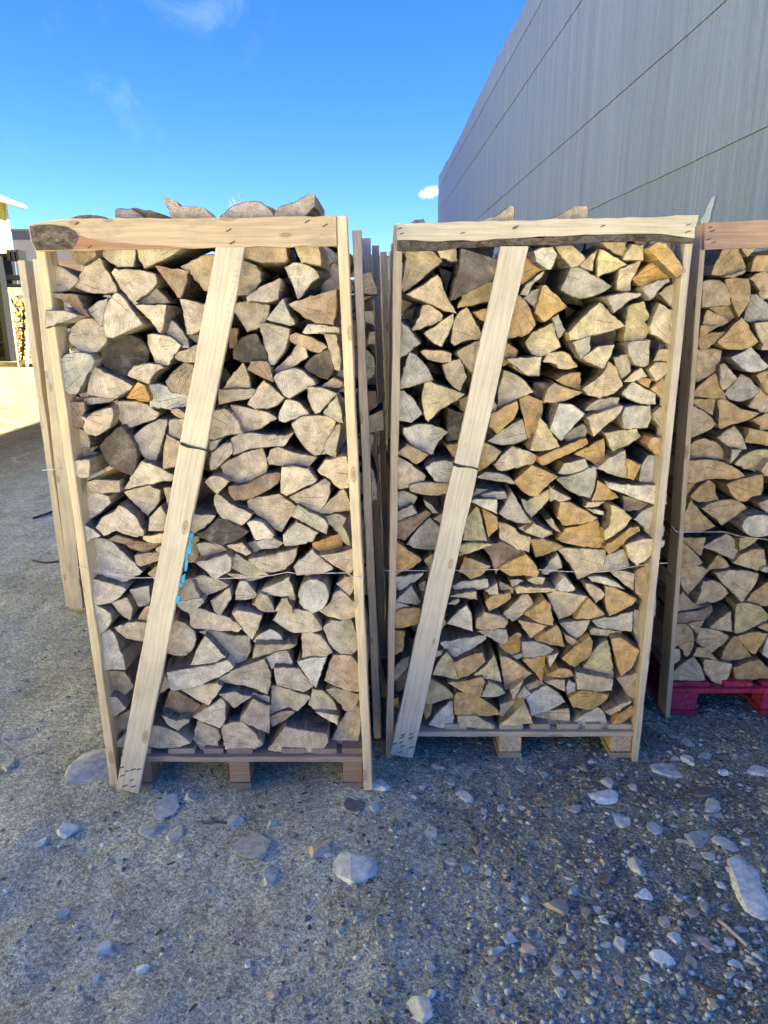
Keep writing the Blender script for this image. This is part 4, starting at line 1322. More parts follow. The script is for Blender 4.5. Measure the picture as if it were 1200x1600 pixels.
# ---------------------------------------------------------------- timber boards
def frame_matrix(p0, p1, normal):
    x = (Vector(p1) - Vector(p0)); ln = x.length; x.normalize()
    n = Vector(normal); n = (n - n.dot(x) * x).normalized()
    y = n.cross(x)
    m = Matrix((x, y, n)).transposed().to_4x4()
    m.translation = Vector(p0)
    return m, ln
def board_mesh(name, length, wid, thick, mat, tone, seg=10, ragged=0.0018, wid1=None, skew0=0.0, skew1=0.0):
    """a sawn board along +x from 0 to length, width along y (centred), front face at z=0, back at -thick; softly worn edges"""
    wid1 = wid if wid1 is None else wid1
    V, F = [], []
    b = min(0.0022, thick * 0.2)
    for i in range(seg + 1):
        f = i / seg
        w = (wid + (wid1 - wid) * f) / 2
        j1 = random.uniform(-ragged, ragged); j2 = random.uniform(-ragged, ragged); jz = random.uniform(-ragged, ragged) * 0.6
        for (y, z) in ((-w + j1, -b), (-w + j1 + b, jz), (w + j2 - b, jz), (w + j2, -b), (w + j2, -thick + b), (w + j2 - b, -thick), (-w + j1 + b, -thick), (-w + j1, -thick + b)):
            x = length * f + (skew0 * y / wid * (1 - f)) + (skew1 * y / wid * f)
            V.append((x, y, z))
    for i in range(seg):
        for k in range(8):
            a = i * 8 + k; c = i * 8 + (k + 1) % 8
            F.append((a, c, c + 8, a + 8))
    F.append(tuple(range(7, -1, -1))); F.append(tuple(range(seg * 8, seg * 8 + 8)))
    me = mesh(name, V, [f[::-1] for f in F], mat, tones=tone)
    return me
def board(name, parent, p0, p1, wid, thick, normal=(0, -1, 0), mat=None, tone=(0.5, 0.4, 0.28), **kw):
    m, ln = frame_matrix(p0, p1, normal)
    me = board_mesh(name, ln, wid, thick, mat or M_TIMBER, tone, **kw)
    return obj(name, me, parent, mat4=m)
def prism_px(name, parent, px, Y, thick, mat, tone, jag=0.0, bevel=0.002):
    """an outline on the plane y=Y, given real thickness away from the viewer"""
    pts = []
    for i in range(len(px)):
        a = onY(*px[i], Y); b = onY(*px[(i + 1) % len(px)], Y)
        n = max(1, int((b - a).length / 0.03)) if jag else 1
        for k in range(n):
            p = a.lerp(b, k / n)
            if k and jag: p += Vector((random.uniform(-jag, jag) * .4, 0, random.uniform(-jag, jag)))
            pts.append(p)
    c = sum(pts, Vector()) / len(pts)
    ar = sum(pts[i].x * pts[(i + 1) % len(pts)].z - pts[(i + 1) % len(pts)].x * pts[i].z for i in range(len(pts)))
    if ar < 0: pts.reverse()
    n = len(pts)
    V = [(p.x - c.x, 0, p.z - c.z) for p in pts] + [(p.x - c.x, thick, p.z - c.z) for p in pts]
    F = [tuple(range(n)), tuple(range(2 * n - 1, n - 1, -1))] + [((i + 1) % n, i, i + n, (i + 1) % n + n) for i in range(n)]
    me = mesh(name, V, F, mat, tones=tone)
    return obj(name, me, parent, loc=c)
def cord(name, parent, pts, rad, mat, tone):
    """round cord through points"""
    V, F = [], []
    ns = 6
    for i, p in enumerate(pts):
        p = Vector(p)
        d = (Vector(pts[min(i + 1, len(pts) - 1)]) - Vector(pts[max(i - 1, 0)])).normalized()
        up = Vector((0, 0, 1)) if abs(d.z) < 0.9 else Vector((1, 0, 0))
        s = d.cross(up).normalized(); t = s.cross(d)
        for k in range(ns):
            a = 2 * math.pi * k / ns
            V.append(p + s * math.cos(a) * rad + t * math.sin(a) * rad)
    for i in range(len(pts) - 1):
        for k in range(ns):
            a = i * ns + k; b = i * ns + (k + 1) % ns
            F.append((a, b, b + ns, a + ns))
    F.append(tuple(range(ns - 1, -1, -1))); F.append(tuple(range((len(pts) - 1) * ns, len(pts) * ns)))
    c = Vector(pts[0])
    me = mesh(name, [v - c for v in V], F, mat, tones=tone, smooth=True)
    return obj(name, me, parent, loc=c)
def staples(parent, px, Y, tilt=0.35, size=0.016):
    """little wire staples driven into a board"""
    V, F = [], []
    for (u, v) in px:
        p = onY(u, v, Y)
        d = Vector((math.cos(tilt), 0, math.sin(tilt))) * size * random.uniform(0.4, 0.6); w = Vector((-d.z, 0, d.x)).normalized() * 0.0013
        i = len(V)
        for s1, s2 in ((-1, -1), (1, -1), (1, 1), (-1, 1)):
            V.append(p + d * s1 + w * s2 + Vector((0, -0.0012, 0)))
        for s1, s2 in ((-1, -1), (1, -1), (1, 1), (-1, 1)):
            V.append(p + d * s1 + w * s2 + Vector((0, 0.004, 0)))
        F += [(i, i + 1, i + 2, i + 3), (i + 1, i, i + 4, i + 5), (i + 2, i + 1, i + 5, i + 6), (i + 3, i + 2, i + 6, i + 7), (i, i + 3, i + 7, i + 4)]
    c = V[0].copy()
    o = obj('staples', mesh('staples', [v - c for v in V], F, M_METAL, tones=(0.05, 0.045, 0.04)), parent, loc=c)
    tag(o, kind='stuff')

T_NEW = (0.58, 0.475, 0.315)       # fresh spruce
T_PALE = (0.61, 0.54, 0.415)
T_GREY = (0.58, 0.51, 0.39)      # weathered
def side_posts(parent, pt, pb, Y0, n, thick, depth=0.085, tones=(T_NEW,), first=0, step=0.325, drift=0.0):
    """posts of one side, all like the front one: narrow edge to the front"""
    out = []
    for k in range(first, n):
        dy = Vector((drift * k, step * k, 0))
        jit = Vector((random.uniform(-.006, .006) if k else 0, 0, 0))
        m, ln = frame_matrix(pb + dy + jit, pt + dy + jit + Vector((0, 0, random.uniform(-.007, .005) if k else 0)), (0, -1, 0))
        me = board_mesh('post', ln, thick, depth, M_TIMBER, vary(tones[min(k, len(tones) - 1)], 0.86, 1.05), seg=14)
        out.append(obj('post', me, parent, mat4=m))
    return out
def pallet(parent, x0, x1, Y0, ztop, zb, depth, blocks, tone_board, tone_block, matb, matk, nb=7, boards_x=None):
    """front cross board, deck boards running back, nine blocks, three bottom boards"""
    t = 0.021
    for yy in (Y0 + 0.012, Y0 + depth / 2 - 0.05, Y0 + depth - 0.10):
        board('cross_board', parent, (x0, yy + 0.05, ztop), (x1, yy + 0.05, ztop), 0.10, t, (0, 0, 1), matb, vary(tone_board, 0.9, 1.05))
    xs = boards_x or [(x0 + (x1 - x0) * (k + 0.5) / nb, (x1 - x0) / nb * 0.62) for k in range(nb)]
    for (xc, w) in xs:
        board('deck_board', parent, (xc, Y0 + 0.03, ztop + t + 0.001), (xc, Y0 + depth, ztop + t + 0.001), w, t * 0.95, (0, 0, 1), matb, vary(tone_board, 0.75, 1.05))
    for (bx0, bx1) in blocks:
        xc, w = (bx0 + bx1) / 2, bx1 - bx0
        for yy in (Y0 + 0.018, Y0 + depth / 2 - 0.05, Y0 + depth - 0.11):
            me = box_bevel('pallet_block', w, 0.10, ztop - t - zb - 0.024, matk, vary(tone_block, 0.9, 1.05))
            obj('pallet_block', me, parent, loc=(xc, yy + 0.05, zb + 0.023))
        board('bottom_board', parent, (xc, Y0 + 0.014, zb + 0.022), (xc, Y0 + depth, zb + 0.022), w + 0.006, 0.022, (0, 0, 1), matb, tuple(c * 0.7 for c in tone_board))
def box_bevel(name, wx_, dy_, h, mat, tone, b=0.003):
    bm = bmesh.new()
    bmesh.ops.create_cube(bm, size=1)
    for v in bm.verts: v.co = Vector((v.co.x * wx_, v.co.y * dy_, (v.co.z + 0.5) * h))
    bmesh.ops.bevel(bm, geom=bm.edges[:], offset=b, segments=1, affect='EDGES')
    me = bpy.data.meshes.new(name); bm.to_mesh(me); bm.free()
    me.materials.append(mat); set_tone(me, tone)
    return me

# ---- the crate with the blue painted brace
YL = 2.28
lc = thing('firewood_crate', (onY(380, 1235, YL).x, YL + 0.5, 0), 'tall slatted firewood crate whose slanting brace has blue paint along its edge', 'crate', 'firewood crates')
side_posts(lc, onY(58.5, 360, YL), onY(178.5, 1226, YL), YL, 4, 0.027, tones=(T_NEW, T_GREY))
rp = side_posts(lc, onY(533, 337.5, YL - 0.02), onY(575.5, 1235, YL - 0.02), YL - 0.02, 5, 0.030, tones=((0.64, 0.52, 0.34), (0.68, 0.58, 0.42)), step=0.33, drift=0.030)
rail_l = [(44, 352), (60, 348.5), (108, 341), (150, 341), (300, 341.5), (420, 339), (525, 337), (526, 384), (420, 385), (300, 388), (170, 390), (56, 392), (48, 375)]
prism_px('top_rail', lc, rail_l, YL - 0.026, 0.024, M_WORN, (0.47, 0.37, 0.25), jag=0.0022)
prism_px('bark_patch', lc, [(46, 354), (60, 351.5), (80, 351), (103, 354), (117, 361), (123, 370), (119, 380), (112, 389.8), (80, 390.8), (57, 391), (50, 378)], YL - 0.0285, 0.004, M_BARK, (0.16, 0.12, 0.10), jag=0.0025)
prism_px('inner_bark', lc, [(118, 366), (140, 373), (172, 378.5), (215, 382), (262, 384.5), (305, 387.3), (240, 388.4), (170, 389.6), (113, 390.2)], YL - 0.0275, 0.003, M_WORN, (0.33, 0.19, 0.12), jag=0.002)
def brace_px(parent, px_top, px_bot, Y, tone):
    (a, b), (c, d) = px_top, px_bot          # left/right corners
    A, B, C_, D = onY(*a, Y), onY(*b, Y), onY(*c, Y), onY(*d, Y)
    p0 = (C_ + D) / 2; p1 = (A + B) / 2
    ax = (p1 - p0).normalized(); pr = Vector((ax.z, 0, -ax.x))
    w0 = abs((D - C_).dot(pr)); w1 = abs((B - A).dot(pr))
    s0 = (D - C_).dot(ax); s1 = (B - A).dot(ax)
    m, ln = frame_matrix(p0, p1, (0, -1, 0))
    # local y axis = n x x ; pr sign tells which way it points
    sg = 1 if Vector(m.col[1][:3]).dot(pr) > 0 else -1
    me = board_mesh('brace', ln, w0, 0.022, M_TIMBER, tone, seg=16, wid1=w1, skew0=s0 * sg, skew1=s1 * sg)
    return obj('brace', me, parent, mat4=m)
brace_l = brace_px(lc, ((337, 386.5), (383, 386.5)), ((181, 1232), (216.5, 1240.5)), YL - 0.028, T_PALE)
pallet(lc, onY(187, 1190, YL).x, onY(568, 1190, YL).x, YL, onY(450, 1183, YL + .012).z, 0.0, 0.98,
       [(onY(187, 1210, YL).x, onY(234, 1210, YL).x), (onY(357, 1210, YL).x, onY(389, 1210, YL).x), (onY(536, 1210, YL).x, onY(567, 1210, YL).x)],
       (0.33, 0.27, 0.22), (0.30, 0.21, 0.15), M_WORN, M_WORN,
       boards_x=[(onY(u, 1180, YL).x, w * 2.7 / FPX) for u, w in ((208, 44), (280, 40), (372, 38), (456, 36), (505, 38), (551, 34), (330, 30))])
cord('binding_wire', lc, [onY(u, v, YL - 0.004) for u, v in ((120.5, 886), (127, 886.5), (134, 888))] + [onY(u, v, YL + 0.035) for u, v in ((140, 890), (172, 897), (205, 903), (240, 902.5), (290, 904), (347, 904), (385, 902), (422, 899.5), (449, 894), (464, 896), (500, 895.5), (541, 895))] + [onY(u, v, YL - 0.024) for u, v in ((553, 902), (566, 901))], 0.0012, M_PLASTIC, (0.62, 0.62, 0.60))
def loop_strap(parent, a, b, Y, tone, rad=0.0018, rep=2):
    for k in range(rep):
        o = 3.2 * k
        pts = [onY(a[0] - 1, a[1] + o, Y + 0.02), onY(a[0] - 0.5, a[1] + o * 0.7, Y - 0.004)]
        pts += [onY(a[0] + (b[0] - a[0]) * f, a[1] + (b[1] - a[1]) * f + o * (1 - f) + 1.2 * math.sin(f * 5 + k), Y - 0.004) for f in (0.2, 0.4, 0.6, 0.8)]
        pts += [onY(b[0] + 0.5, b[1] + o * 0.3, Y - 0.004), onY(b[0] + 1.5, b[1], Y + 0.02)]
        cord('binding_strap', parent, pts, rad, M_PLASTIC, tone)
loop_strap(lc, (283, 692), (327, 706), YL - 0.028, (0.02, 0.022, 0.03), 0.0022)
# dabs of blue paint down the brace's edge
for px in ([(297, 833), (303, 834), (301, 842), (296, 841)], [(293, 852), (300, 851), (298, 866), (291, 864)], [(289, 878), (294, 876), (292, 892), (288, 893)], [(284, 900), (290, 896), (288, 908), (283, 914)], [(280, 909), (286, 912), (284, 918), (280, 917)], [(275, 932), (281.5, 931), (280, 943), (273.5, 942)], [(296, 842), (299, 842), (297, 851), (295, 851)], [(290, 866), (293, 866), (291, 877), (289.5, 877)]):
    prism_px('paint_mark', lc, px, YL - 0.0296, 0.0022, M_PLAIN, (0.03, 0.32, 0.62), jag=0.001)
# a tyre's tread printed in dust across the top of the brace
V, F = [], []
for k in range(19):
    f = k / 18
    for side in (-1, 1):
        u0 = 360 + (331 - 360) * f + side * 9.5 + random.uniform(-1.5, 1.5); v0 = 400 + 165 * f + (3.5 if side > 0 else 0)
        for q in range(2):
            if random.random() < 0.25: continue
            uu, vv = u0 + q * 4.2 * side, v0 + q * 1.6
            w_, h_ = random.uniform(1.5, 2.6), random.uniform(1.4, 2.2)
            i = len(V)
            V += [onY(uu - w_, vv - h_ * side * .6, YL - 0.0286), onY(uu + w_ * .6, vv - h_ * (1 + side * .5), YL - 0.0286), onY(uu + w_, vv + h_ * side * .5, YL - 0.0286), onY(uu - w_ * .4, vv + h_ * (.9 + side * .3), YL - 0.0286)]
            F.append((i, i + 1, i + 2, i + 3))
c0 = V[0].copy()
tag(obj('tread_print', mesh('tread_print', [v - c0 for v in V], F, M_PLAIN, tones=(0.46, 0.42, 0.345)), lc, loc=c0), kind='stuff')
staples(lc, [(190, 1199), (198, 1205), (208, 1202.5), (217, 1202), (191, 1212), (206, 1219), (195, 1228), (208, 1229)], YL - 0.029)
staples(lc, [(357, 360), (363, 379), (480, 346), (508, 352), (120, 349), (140, 386)], YL - 0.0275, 0.5)

# ---- the crate with the bark edged top board
YM = 2.47
mc = thing('firewood_crate', (onY(800, 1190, YM).x, YM + 0.5, 0), 'tall slatted firewood crate topped by a pale board with a dark bark edge', 'crate', 'firewood crates')
side_posts(mc, onY(622.5, 352, YM), onY(608.5, 1187, YM), YM, 4, 0.027, tones=((0.60, 0.50, 0.34), T_GREY), step=0.33)
side_posts(mc, onY(1080.5, 345, YM), onY(992.5, 1190, YM), YM, 4, 0.025, tones=((0.58, 0.515, 0.42), T_GREY), step=0.33)
rail_m = [(620, 349), (700, 347.5), (800, 344.5), (900, 342), (1000, 339.5), (1075, 336.5), (1092, 336), (1090, 346), (1086, 356), (1085, 372), (1060, 369), (1020, 365), (980, 365), (900, 367.5), (825, 371), (760, 375), (690, 377), (650, 375), (621, 375)]
prism_px('top_rail', mc, rail_m, YM - 0.030, 0.028, M_TIMBER, (0.55, 0.50, 0.385), jag=0.0022)
bark_m = [(621, 375.8), (650, 375.8), (690, 377.8), (760, 375.8), (825, 371.8), (900, 368.3), (980, 365.8), (1020, 365.8), (1060, 369.8), (1085, 372.8), (1084, 380), (1060, 378.5), (1020, 376), (980, 377), (900, 380), (850, 382), (800, 384), (740, 387), (690, 391), (650, 392), (621, 391)]
prism_px('bark_edge', mc, bark_m, YM - 0.026, 0.028, M_BARK, (0.09, 0.07, 0.07), jag=0.004)
brace_px(mc, ((783, 385), (826, 385)), ((610, 1178), (645, 1185)), YM - 0.030, (0.61, 0.545, 0.425))
pallet(mc, onY(612, 1147, YM).x, onY(994, 1147, YM).x, YM, onY(800, 1144, YM + .012).z, 0.0, 0.98,
       [(onY(611, 1170, YM).x, onY(645, 1170, YM).x), (onY(781, 1170, YM).x, onY(816, 1170, YM).x), (onY(957, 1170, YM).x, onY(989, 1170, YM).x)],
       (0.52, 0.44, 0.31), (0.56, 0.44, 0.29), M_TIMBER, M_CHIP,
       boards_x=[(onY(u, 1140, YM).x, w * 2.8 / FPX) for u, w in ((632, 40), (714, 34), (801, 36), (846, 30), (890, 34), (972, 38), (760, 30), (930, 26))])
cord('binding_wire', mc, [onY(u, v, YM - 0.004) for u, v in ((600, 892), (610, 891.5))] + [onY(u, v, YM + 0.035) for u, v in ((616, 891), (680, 892), (760, 890), (830, 889), (885, 893), (930, 894), (957, 891.5), (976, 888), (997, 884), (1020, 881))] + [onY(u, v, YM - 0.004) for u, v in ((1033, 880), (1043, 879.5))], 0.0012, M_PLASTIC, (0.66, 0.66, 0.64))
loop_strap(mc, (709, 724), (746, 733), YM - 0.030, (0.015, 0.017, 0.02), 0.0022)
staples(mc, [(617, 1162), (628, 1152), (627, 1160), (629, 1166), (642, 1147), (642, 1153), (643, 1168), (626, 1175), (630, 1148)], YM - 0.031, 0.5)
staples(mc, [(625, 357), (628, 365), (804, 357), (806, 354), (942, 353), (1076, 351), (1075, 362), (723, 364)], YM - 0.031, 0.3)

# ---- the crate on the red pallet
YR = 2.78
xr1 = onY(1100, 360, YR).x + 0.95
rc = thing('firewood_crate', (onY(1045, 1120, YR).x + 0.47, YR + 0.5, 0), 'firewood crate standing on a red painted pallet, reddish board on top', 'crate', 'firewood crates')
pt_, pb_ = onY(1100.5, 350, YR), onY(1043.5, 1121, YR)
side_posts(rc, pt_, pb_, YR, 4, 0.020, depth=0.095, tones=((0.62, 0.49, 0.31), T_GREY), step=0.33)
side_posts(rc, pt_ + Vector((0.95, 0, 0)), pb_ + Vector((0.97, 0, 0)), YR, 4, 0.020, depth=0.095, tones=((0.62, 0.49, 0.31), T_GREY), step=0.33)
pr_ = prism_px('top_rail', rc, [(1101, 348), (1150, 346), (1200, 343.5), (1480, 331), (1480, 378), (1200, 386.5), (1100.5, 390)], YR - 0.026, 0.024, M_TIMBER, (0.50, 0.33, 0.22), jag=0.001)
board('brace', rc, onY(1385, 1125, YR - .028), onY(1440, 382, YR - .028), 0.09, 0.022, tone=T_PALE)
x0r = onY(1050, 1095, YR).x
pallet(rc, x0r, x0r + 0.93, YR, onY(1120, 1076.5, YR + .012).z, 0.0, 0.98,
       [(x0r, onY(1093, 1095, YR).x), (onY(1196, 1095, YR).x, onY(1240, 1095, YR).x), (x0r + 0.83, x0r + 0.93)],
       (0.40, 0.03, 0.075), (0.38, 0.032, 0.08), M_RED, M_RED,
       boards_x=[(onY(u, 1070, YR).x, w * 3.1 / FPX) for u, w in ((1083, 62), (1160, 44), (1220, 44), (1280, 44), (1340, 50))])
cord('binding_wire', rc, [onY(u, v, YR - 0.004) for u, v in ((1050, 823), (1056, 830), (1063, 832))] + [onY(u, v, YR + 0.03) for u, v in ((1100, 831), (1133, 831), (1150, 836), (1162, 839), (1200, 843), (1300, 850), (1375, 858))], 0.0012, M_PLASTIC, (0.66, 0.66, 0.64))
staples(rc, [(1110, 355), (1113, 361), (1107, 374), (1115, 379)], YR - 0.027, 0.3)

# ---------------------------------------------------------------- the split logs
TONES = {'g': (0.53, 0.475, 0.37), 'p': (0.62, 0.505, 0.355), 't': (0.54, 0.41, 0.26), 'w': (0.71, 0.65, 0.51), 'o': (0.58, 0.35, 0.13),
         'y': (0.66, 0.55, 0.30), 'b': (0.32, 0.225, 0.15), 'd': (0.11, 0.088, 0.070), 'k': (0.46, 0.33, 0.21)}
CRATE_TONES = {('L', 'p'): (0.60, 0.505, 0.385), ('L', 'w'): (0.69, 0.63, 0.52), ('L', 't'): (0.53, 0.415, 0.29), ('M', 'p'): (0.69, 0.565, 0.365), ('M', 't'): (0.63, 0.47, 0.265), ('M', 'o'): (0.62, 0.40, 0.155), ('M', 'y'): (0.69, 0.57, 0.31), ('R', 'p'): (0.68, 0.535, 0.325), ('R', 't'): (0.61, 0.455, 0.255), ('R', 'o'): (0.61, 0.42, 0.19), ('R', 'g'): (0.55, 0.48, 0.37)}
def parse(text, crate):
    out = []; ox = oy = 0.0; sc = 4.8
    for ln in text.strip().splitlines():
        if ln[0] == '#': sc = float(ln[1:]); continue
        if ln[0] == '@': ox, oy = map(float, ln[1:].split()); continue
        head, *pts = ln.split()
        P = [tuple(map(float, p.split(','))) for p in pts]
        code = head[0]; dig = next((int(c) for c in head if c.isdigit()), None)
        rnd = 'O' in head
        if rnd:
            (cx, cy), (rx, ry) = P
            P = [(cx + rx * math.cos(a), cy + ry * math.sin(a)) for a in [2 * math.pi * k / 14 for k in range(14)]]
        P = [(ox + x / sc, oy + y / sc) for x, y in P]
        out.append(dict(code=code, dig=dig, round=rnd, px=P, crate=crate))
    return out
def turn(a, b, c):
    v1 = (b[0] - a[0], b[1] - a[1]); v2 = (c[0] - b[0], c[1] - b[1])
    return math.degrees(math.atan2(v1[0] * v2[1] - v1[1] * v2[0], v1[0] * v2[0] + v1[1] * v2[1]))
def area2(P):
    return 0.5 * sum(P[i][0] * P[(i + 1) % len(P)][1] - P[(i + 1) % len(P)][0] * P[i][1] for i in range(len(P)))
def log_outline(P):
    """dense counter-clockwise outline of a log end, which of its edges carry bark, and where the pith was"""
    if area2(P) < 0: P = P[::-1]
    n = len(P)
    T = [turn(P[i - 1], P[i], P[(i + 1) % n]) for i in range(n)]
    k0 = max(range(n), key=lambda i: T[i])
    cx = sum(p[0] for p in P) / n; cy = sum(p[1] for p in P) / n
    roundish = T[k0] < 62
    if roundish: pith = (cx + random.uniform(-.006, .006), cy + random.uniform(-.006, .006))
    else: pith = (P[k0][0] + (P[k0][0] - cx) * 0.15, P[k0][1] + (P[k0][1] - cy) * 0.15)
    sharp = [abs(t) > 31 for t in T]
    out, bark, src = [], [], []
    for i in range(n):
        a, b = P[i], P[(i + 1) % n]
        L_ = math.hypot(b[0] - a[0], b[1] - a[1])
        if L_ < 1e-6: continue
        pa, nb_ = P[i - 1], P[(i + 2) % n]
        ta = (b[0] - a[0], b[1] - a[1]) if sharp[i] else ((b[0] - pa[0]) / 2, (b[1] - pa[1]) / 2)
        tb = (b[0] - a[0], b[1] - a[1]) if sharp[(i + 1) % n] else ((nb_[0] - a[0]) / 2, (nb_[1] - a[1]) / 2)
        def norm(t):
            l = math.hypot(*t) or 1; return (t[0] / l * L_, t[1] / l * L_)
        ta, tb = norm(ta), norm(tb)
        m = max(2, int(L_ / 0.011))
        isb = roundish or (i != k0 and (i + 1) % n != k0 and not (sharp[i] and sharp[(i + 1) % n] and n > 5))
        for k in range(m):
            s = k / m
            h1 = 2 * s ** 3 - 3 * s ** 2 + 1; h2 = s ** 3 - 2 * s ** 2 + s; h3 = -2 * s ** 3 + 3 * s ** 2; h4 = s ** 3 - s ** 2
            x = h1 * a[0] + h2 * ta[0] + h3 * b[0] + h4 * tb[0]; y = h1 * a[1] + h2 * ta[1] + h3 * b[1] + h4 * tb[1]
            j = 0.0011 if k else 0.0004
            out.append((x + random.gauss(0, j), y + random.gauss(0, j))); bark.append(isb)
    return out, bark, pith
def inset(P, d):
    n = len(P); r = []
    for i in range(n):
        a, b, c = P[i - 1], P[i], P[(i + 1) % n]
        dx, dy = c[0] - a[0], c[1] - a[1]; l = math.hypot(dx, dy) or 1
        dd = d[i] if isinstance(d, list) else d
        r.append((b[0] - dy / l * dd, b[1] + dx / l * dd))
    return r
def log_geometry(lg, Y0, length):
    """returns centre, verts, faces, material slots, face tones, uv per loop"""
    dig = lg['dig']
    off = 0.10 - dig * 0.0135 if dig is not None else 0.015 + 0.065 * random.random()
    Yf = Y0 + off
    pts = [onY(u, v, Yf) for u, v in lg['px']]
    P = [(p.x, p.z) for p in pts]
    cx = sum(p[0] for p in P) / len(P); cz = sum(p[1] for p in P) / len(P)
    P = [(x - cx, z - cz) for x, z in P]
    ring, bark, pith = log_outline(P)
    n = len(ring)
    span = max(max(p[0] for p in ring) - min(p[0] for p in ring), max(p[1] for p in ring) - min(p[1] for p in ring))
    tx, tz = random.gauss(0, 0.10), random.gauss(0, 0.10)       # the cut is never quite square
    if lg['dig'] in (8, 9): tx, tz = 0.05, 0.05
    lim = 0.35
    tx = max(-lim, min(lim, tx)); tz = max(-lim, min(lim, tz))
    wv = [0.0022 * mnoise.noise(Vector((x * 55, z * 55, cx * 31 + cz))) + 0.0016 * mnoise.noise(Vector((x * 140, z * 140, cx * 17))) for x, z in ring]
    ring = inset(ring, [w - (0.0022 if lg['crate'] == 'L' else 0.0012) for w in wv])
    inn = inset(ring, [0.0026 if b else 0.0010 for b in bark])
    yaw, pit = random.gauss(0, 0.05), random.gauss(0, 0.03)
    V = []
    dep = lambda x, z: tx * x + tz * z + 0.0016 * mnoise.noise(Vector((x * 40, z * 40, cx * 9)))
    for (x, z) in inn: V.append((x, dep(x, z), z))
    for (x, z) in ring: V.append((x, dep(x, z) + 0.0022, z))
    prof = ((0.012, 1.006), (length * 0.30, 1.01), (length * 0.65, 0.985), (length, 0.95))
    o = Vector((cx * 13.1, cz * 7.7, 0))
    for d, s in prof:
        for i, (x, z) in enumerate(ring):
            w = 0.0035 * mnoise.noise(Vector((x * 30, z * 30, d * 9)) + o) if d > 0.02 else 0.0
            V.append((x * (s + w / max(span, .03)) + yaw * d, d + dep(x, z) * max(0, 1 - d * 5), z * (s + w / max(span, .03)) + pit * d))
    F = [tuple(range(n))]; MI = [0]
    rows = 2 + len(prof)
    for r in range(rows - 1):
        for i in range(n):
            j = (i + 1) % n
            F.append((r * n + j, r * n + i, (r + 1) * n + i, (r + 1) * n + j))
            MI.append(2 if bark[i] and lg['code'] != 'o' or (r > 0 and bark[i]) else (1 if r > 0 else 0))
    F.append(tuple(range(rows * n - 1, (rows - 1) * n - 1, -1))); MI.append(0)
    j = random.uniform(0.88, 1.10); jr = random.gauss(0, 0.02)
    tone = tuple(max(0.02, c * j * (1 + s * jr)) for c, s in zip(CRATE_TONES.get((lg['crate'], lg['code']), TONES[lg['code']]), (1, 0, -1)))
    UV = []
    for f in F:
        for i in f:
            UV.append((V[i][0] - pith[0], V[i][2] - pith[1]))
    return Vector((cx, Yf, cz)), V, F, MI, tone, UV, P
def log_mesh(V, F, MI, tones, UV):
    me = mesh('firewood_log', V, F, [M_END, M_SIDE, M_BARK], MI, tones)
    uvl = me.uv_layers.new(name='grain')
    uvl.data.foreach_set('uv', np.array(UV, dtype=np.float32).ravel())
    return me
LOGS = parse(LEFT, 'L') + parse(MID, 'M') + parse(RIGHT, 'R')
Y0_OF = {'L': YL, 'M': YM, 'R': YR}
for k, lg in enumerate(LOGS):
    lg['i'] = k
    lg['cu'] = sum(p[0] for p in lg['px']) / len(lg['px']); lg['cv'] = sum(p[1] for p in lg['px']) / len(lg['px'])
    # how much of it shows past the slanting brace and the frame
    a = abs(area2(lg['px']))
    us = [p[0] for p in lg['px']]; u0, u1 = max(min(us), 0), min(max(us), 1200)
    br = {'L': ((360, 386), (199, 1236)), 'M': ((804, 385), (628, 1180))}.get(lg['crate'])
    vis = (u1 - u0) / max(max(us) - min(us), 1)
    if br:
        f = (lg['cv'] - br[0][1]) / (br[1][1] - br[0][1]); xb_ = br[0][0] + (br[1][0] - br[0][0]) * f
        if 0 < f < 1:
            ov = max(0, min(u1, xb_ + 22) - max(u0, xb_ - 22)); vis *= 1 - ov / max(u1 - u0, 1)
    lg['area'] = a * vis
order = sorted(LOGS, key=lambda l: -l['area'])
chosen = {l['i'] for l in order[:300]}

# --- words for each log: first what it looks like, then what it lies beside
LM = LANDMARKS
TWORD = {'g': 'grey', 'p': 'pale tan', 't': 'tan', 'w': 'whitish', 'o': 'orange-brown', 'y': 'yellowish', 'b': 'brown', 'd': 'blackened', 'k': 'brown'}
def look(lg):
    P = lg['px']; n = len(P)
    q = P if area2(P) > 0 else P[::-1]
    T = [turn(q[i - 1], q[i], q[(i + 1) % n]) for i in range(n)]
    us = [p[0] for p in P]; vs = [p[1] for p in P]
    # principal axes
    A = np.array(P) - np.array([lg['cu'], lg['cv']]); ev = np.linalg.eigvalsh(A.T @ A / n); asp = math.sqrt(ev[1] / max(ev[0], 1e-6))
    mx = max(T); sharp = sum(1 for t in T if t > 55)
    if asp > 2.6: sh = 'flat'
    elif lg['round'] or mx < 60: sh = 'round-ended'
    elif sharp == 3 and mx > 105: sh = 'wedge-shaped'
    elif sharp == 3: sh = 'three-cornered'
    elif sharp >= 4: sh = 'blocky'
    else: sh = 'half-round'
    return TWORD[lg['code']], sh
def nearest(crate, u, v):
    return min((l for l in LOGS if l['crate'] == crate), key=lambda l: (l['cu'] - u) ** 2 + (l['cv'] - v) ** 2)
marks = []
for crate, u, v, noun, full in LM:
    l = nearest(crate, u, v)
    if 'noun' in l: continue
    l['noun'] = noun; l['label'] = full; marks.append(l); chosen.add(l['i'])
while len(chosen) > 300:                     # keep to three hundred, landmarks included
    drop = min((l for l in LOGS if l['i'] in chosen and 'noun' not in l), key=lambda l: l['area'])
    chosen.discard(drop['i'])
DIRS = [('right of', 1, 0), ('above', 0, -1), ('left of', -1, 0), ('below', 0, 1), ('up and right of', .7, -.7), ('up and left of', -.7, -.7), ('down and right of', .7, .7), ('down and left of', -.7, .7)]
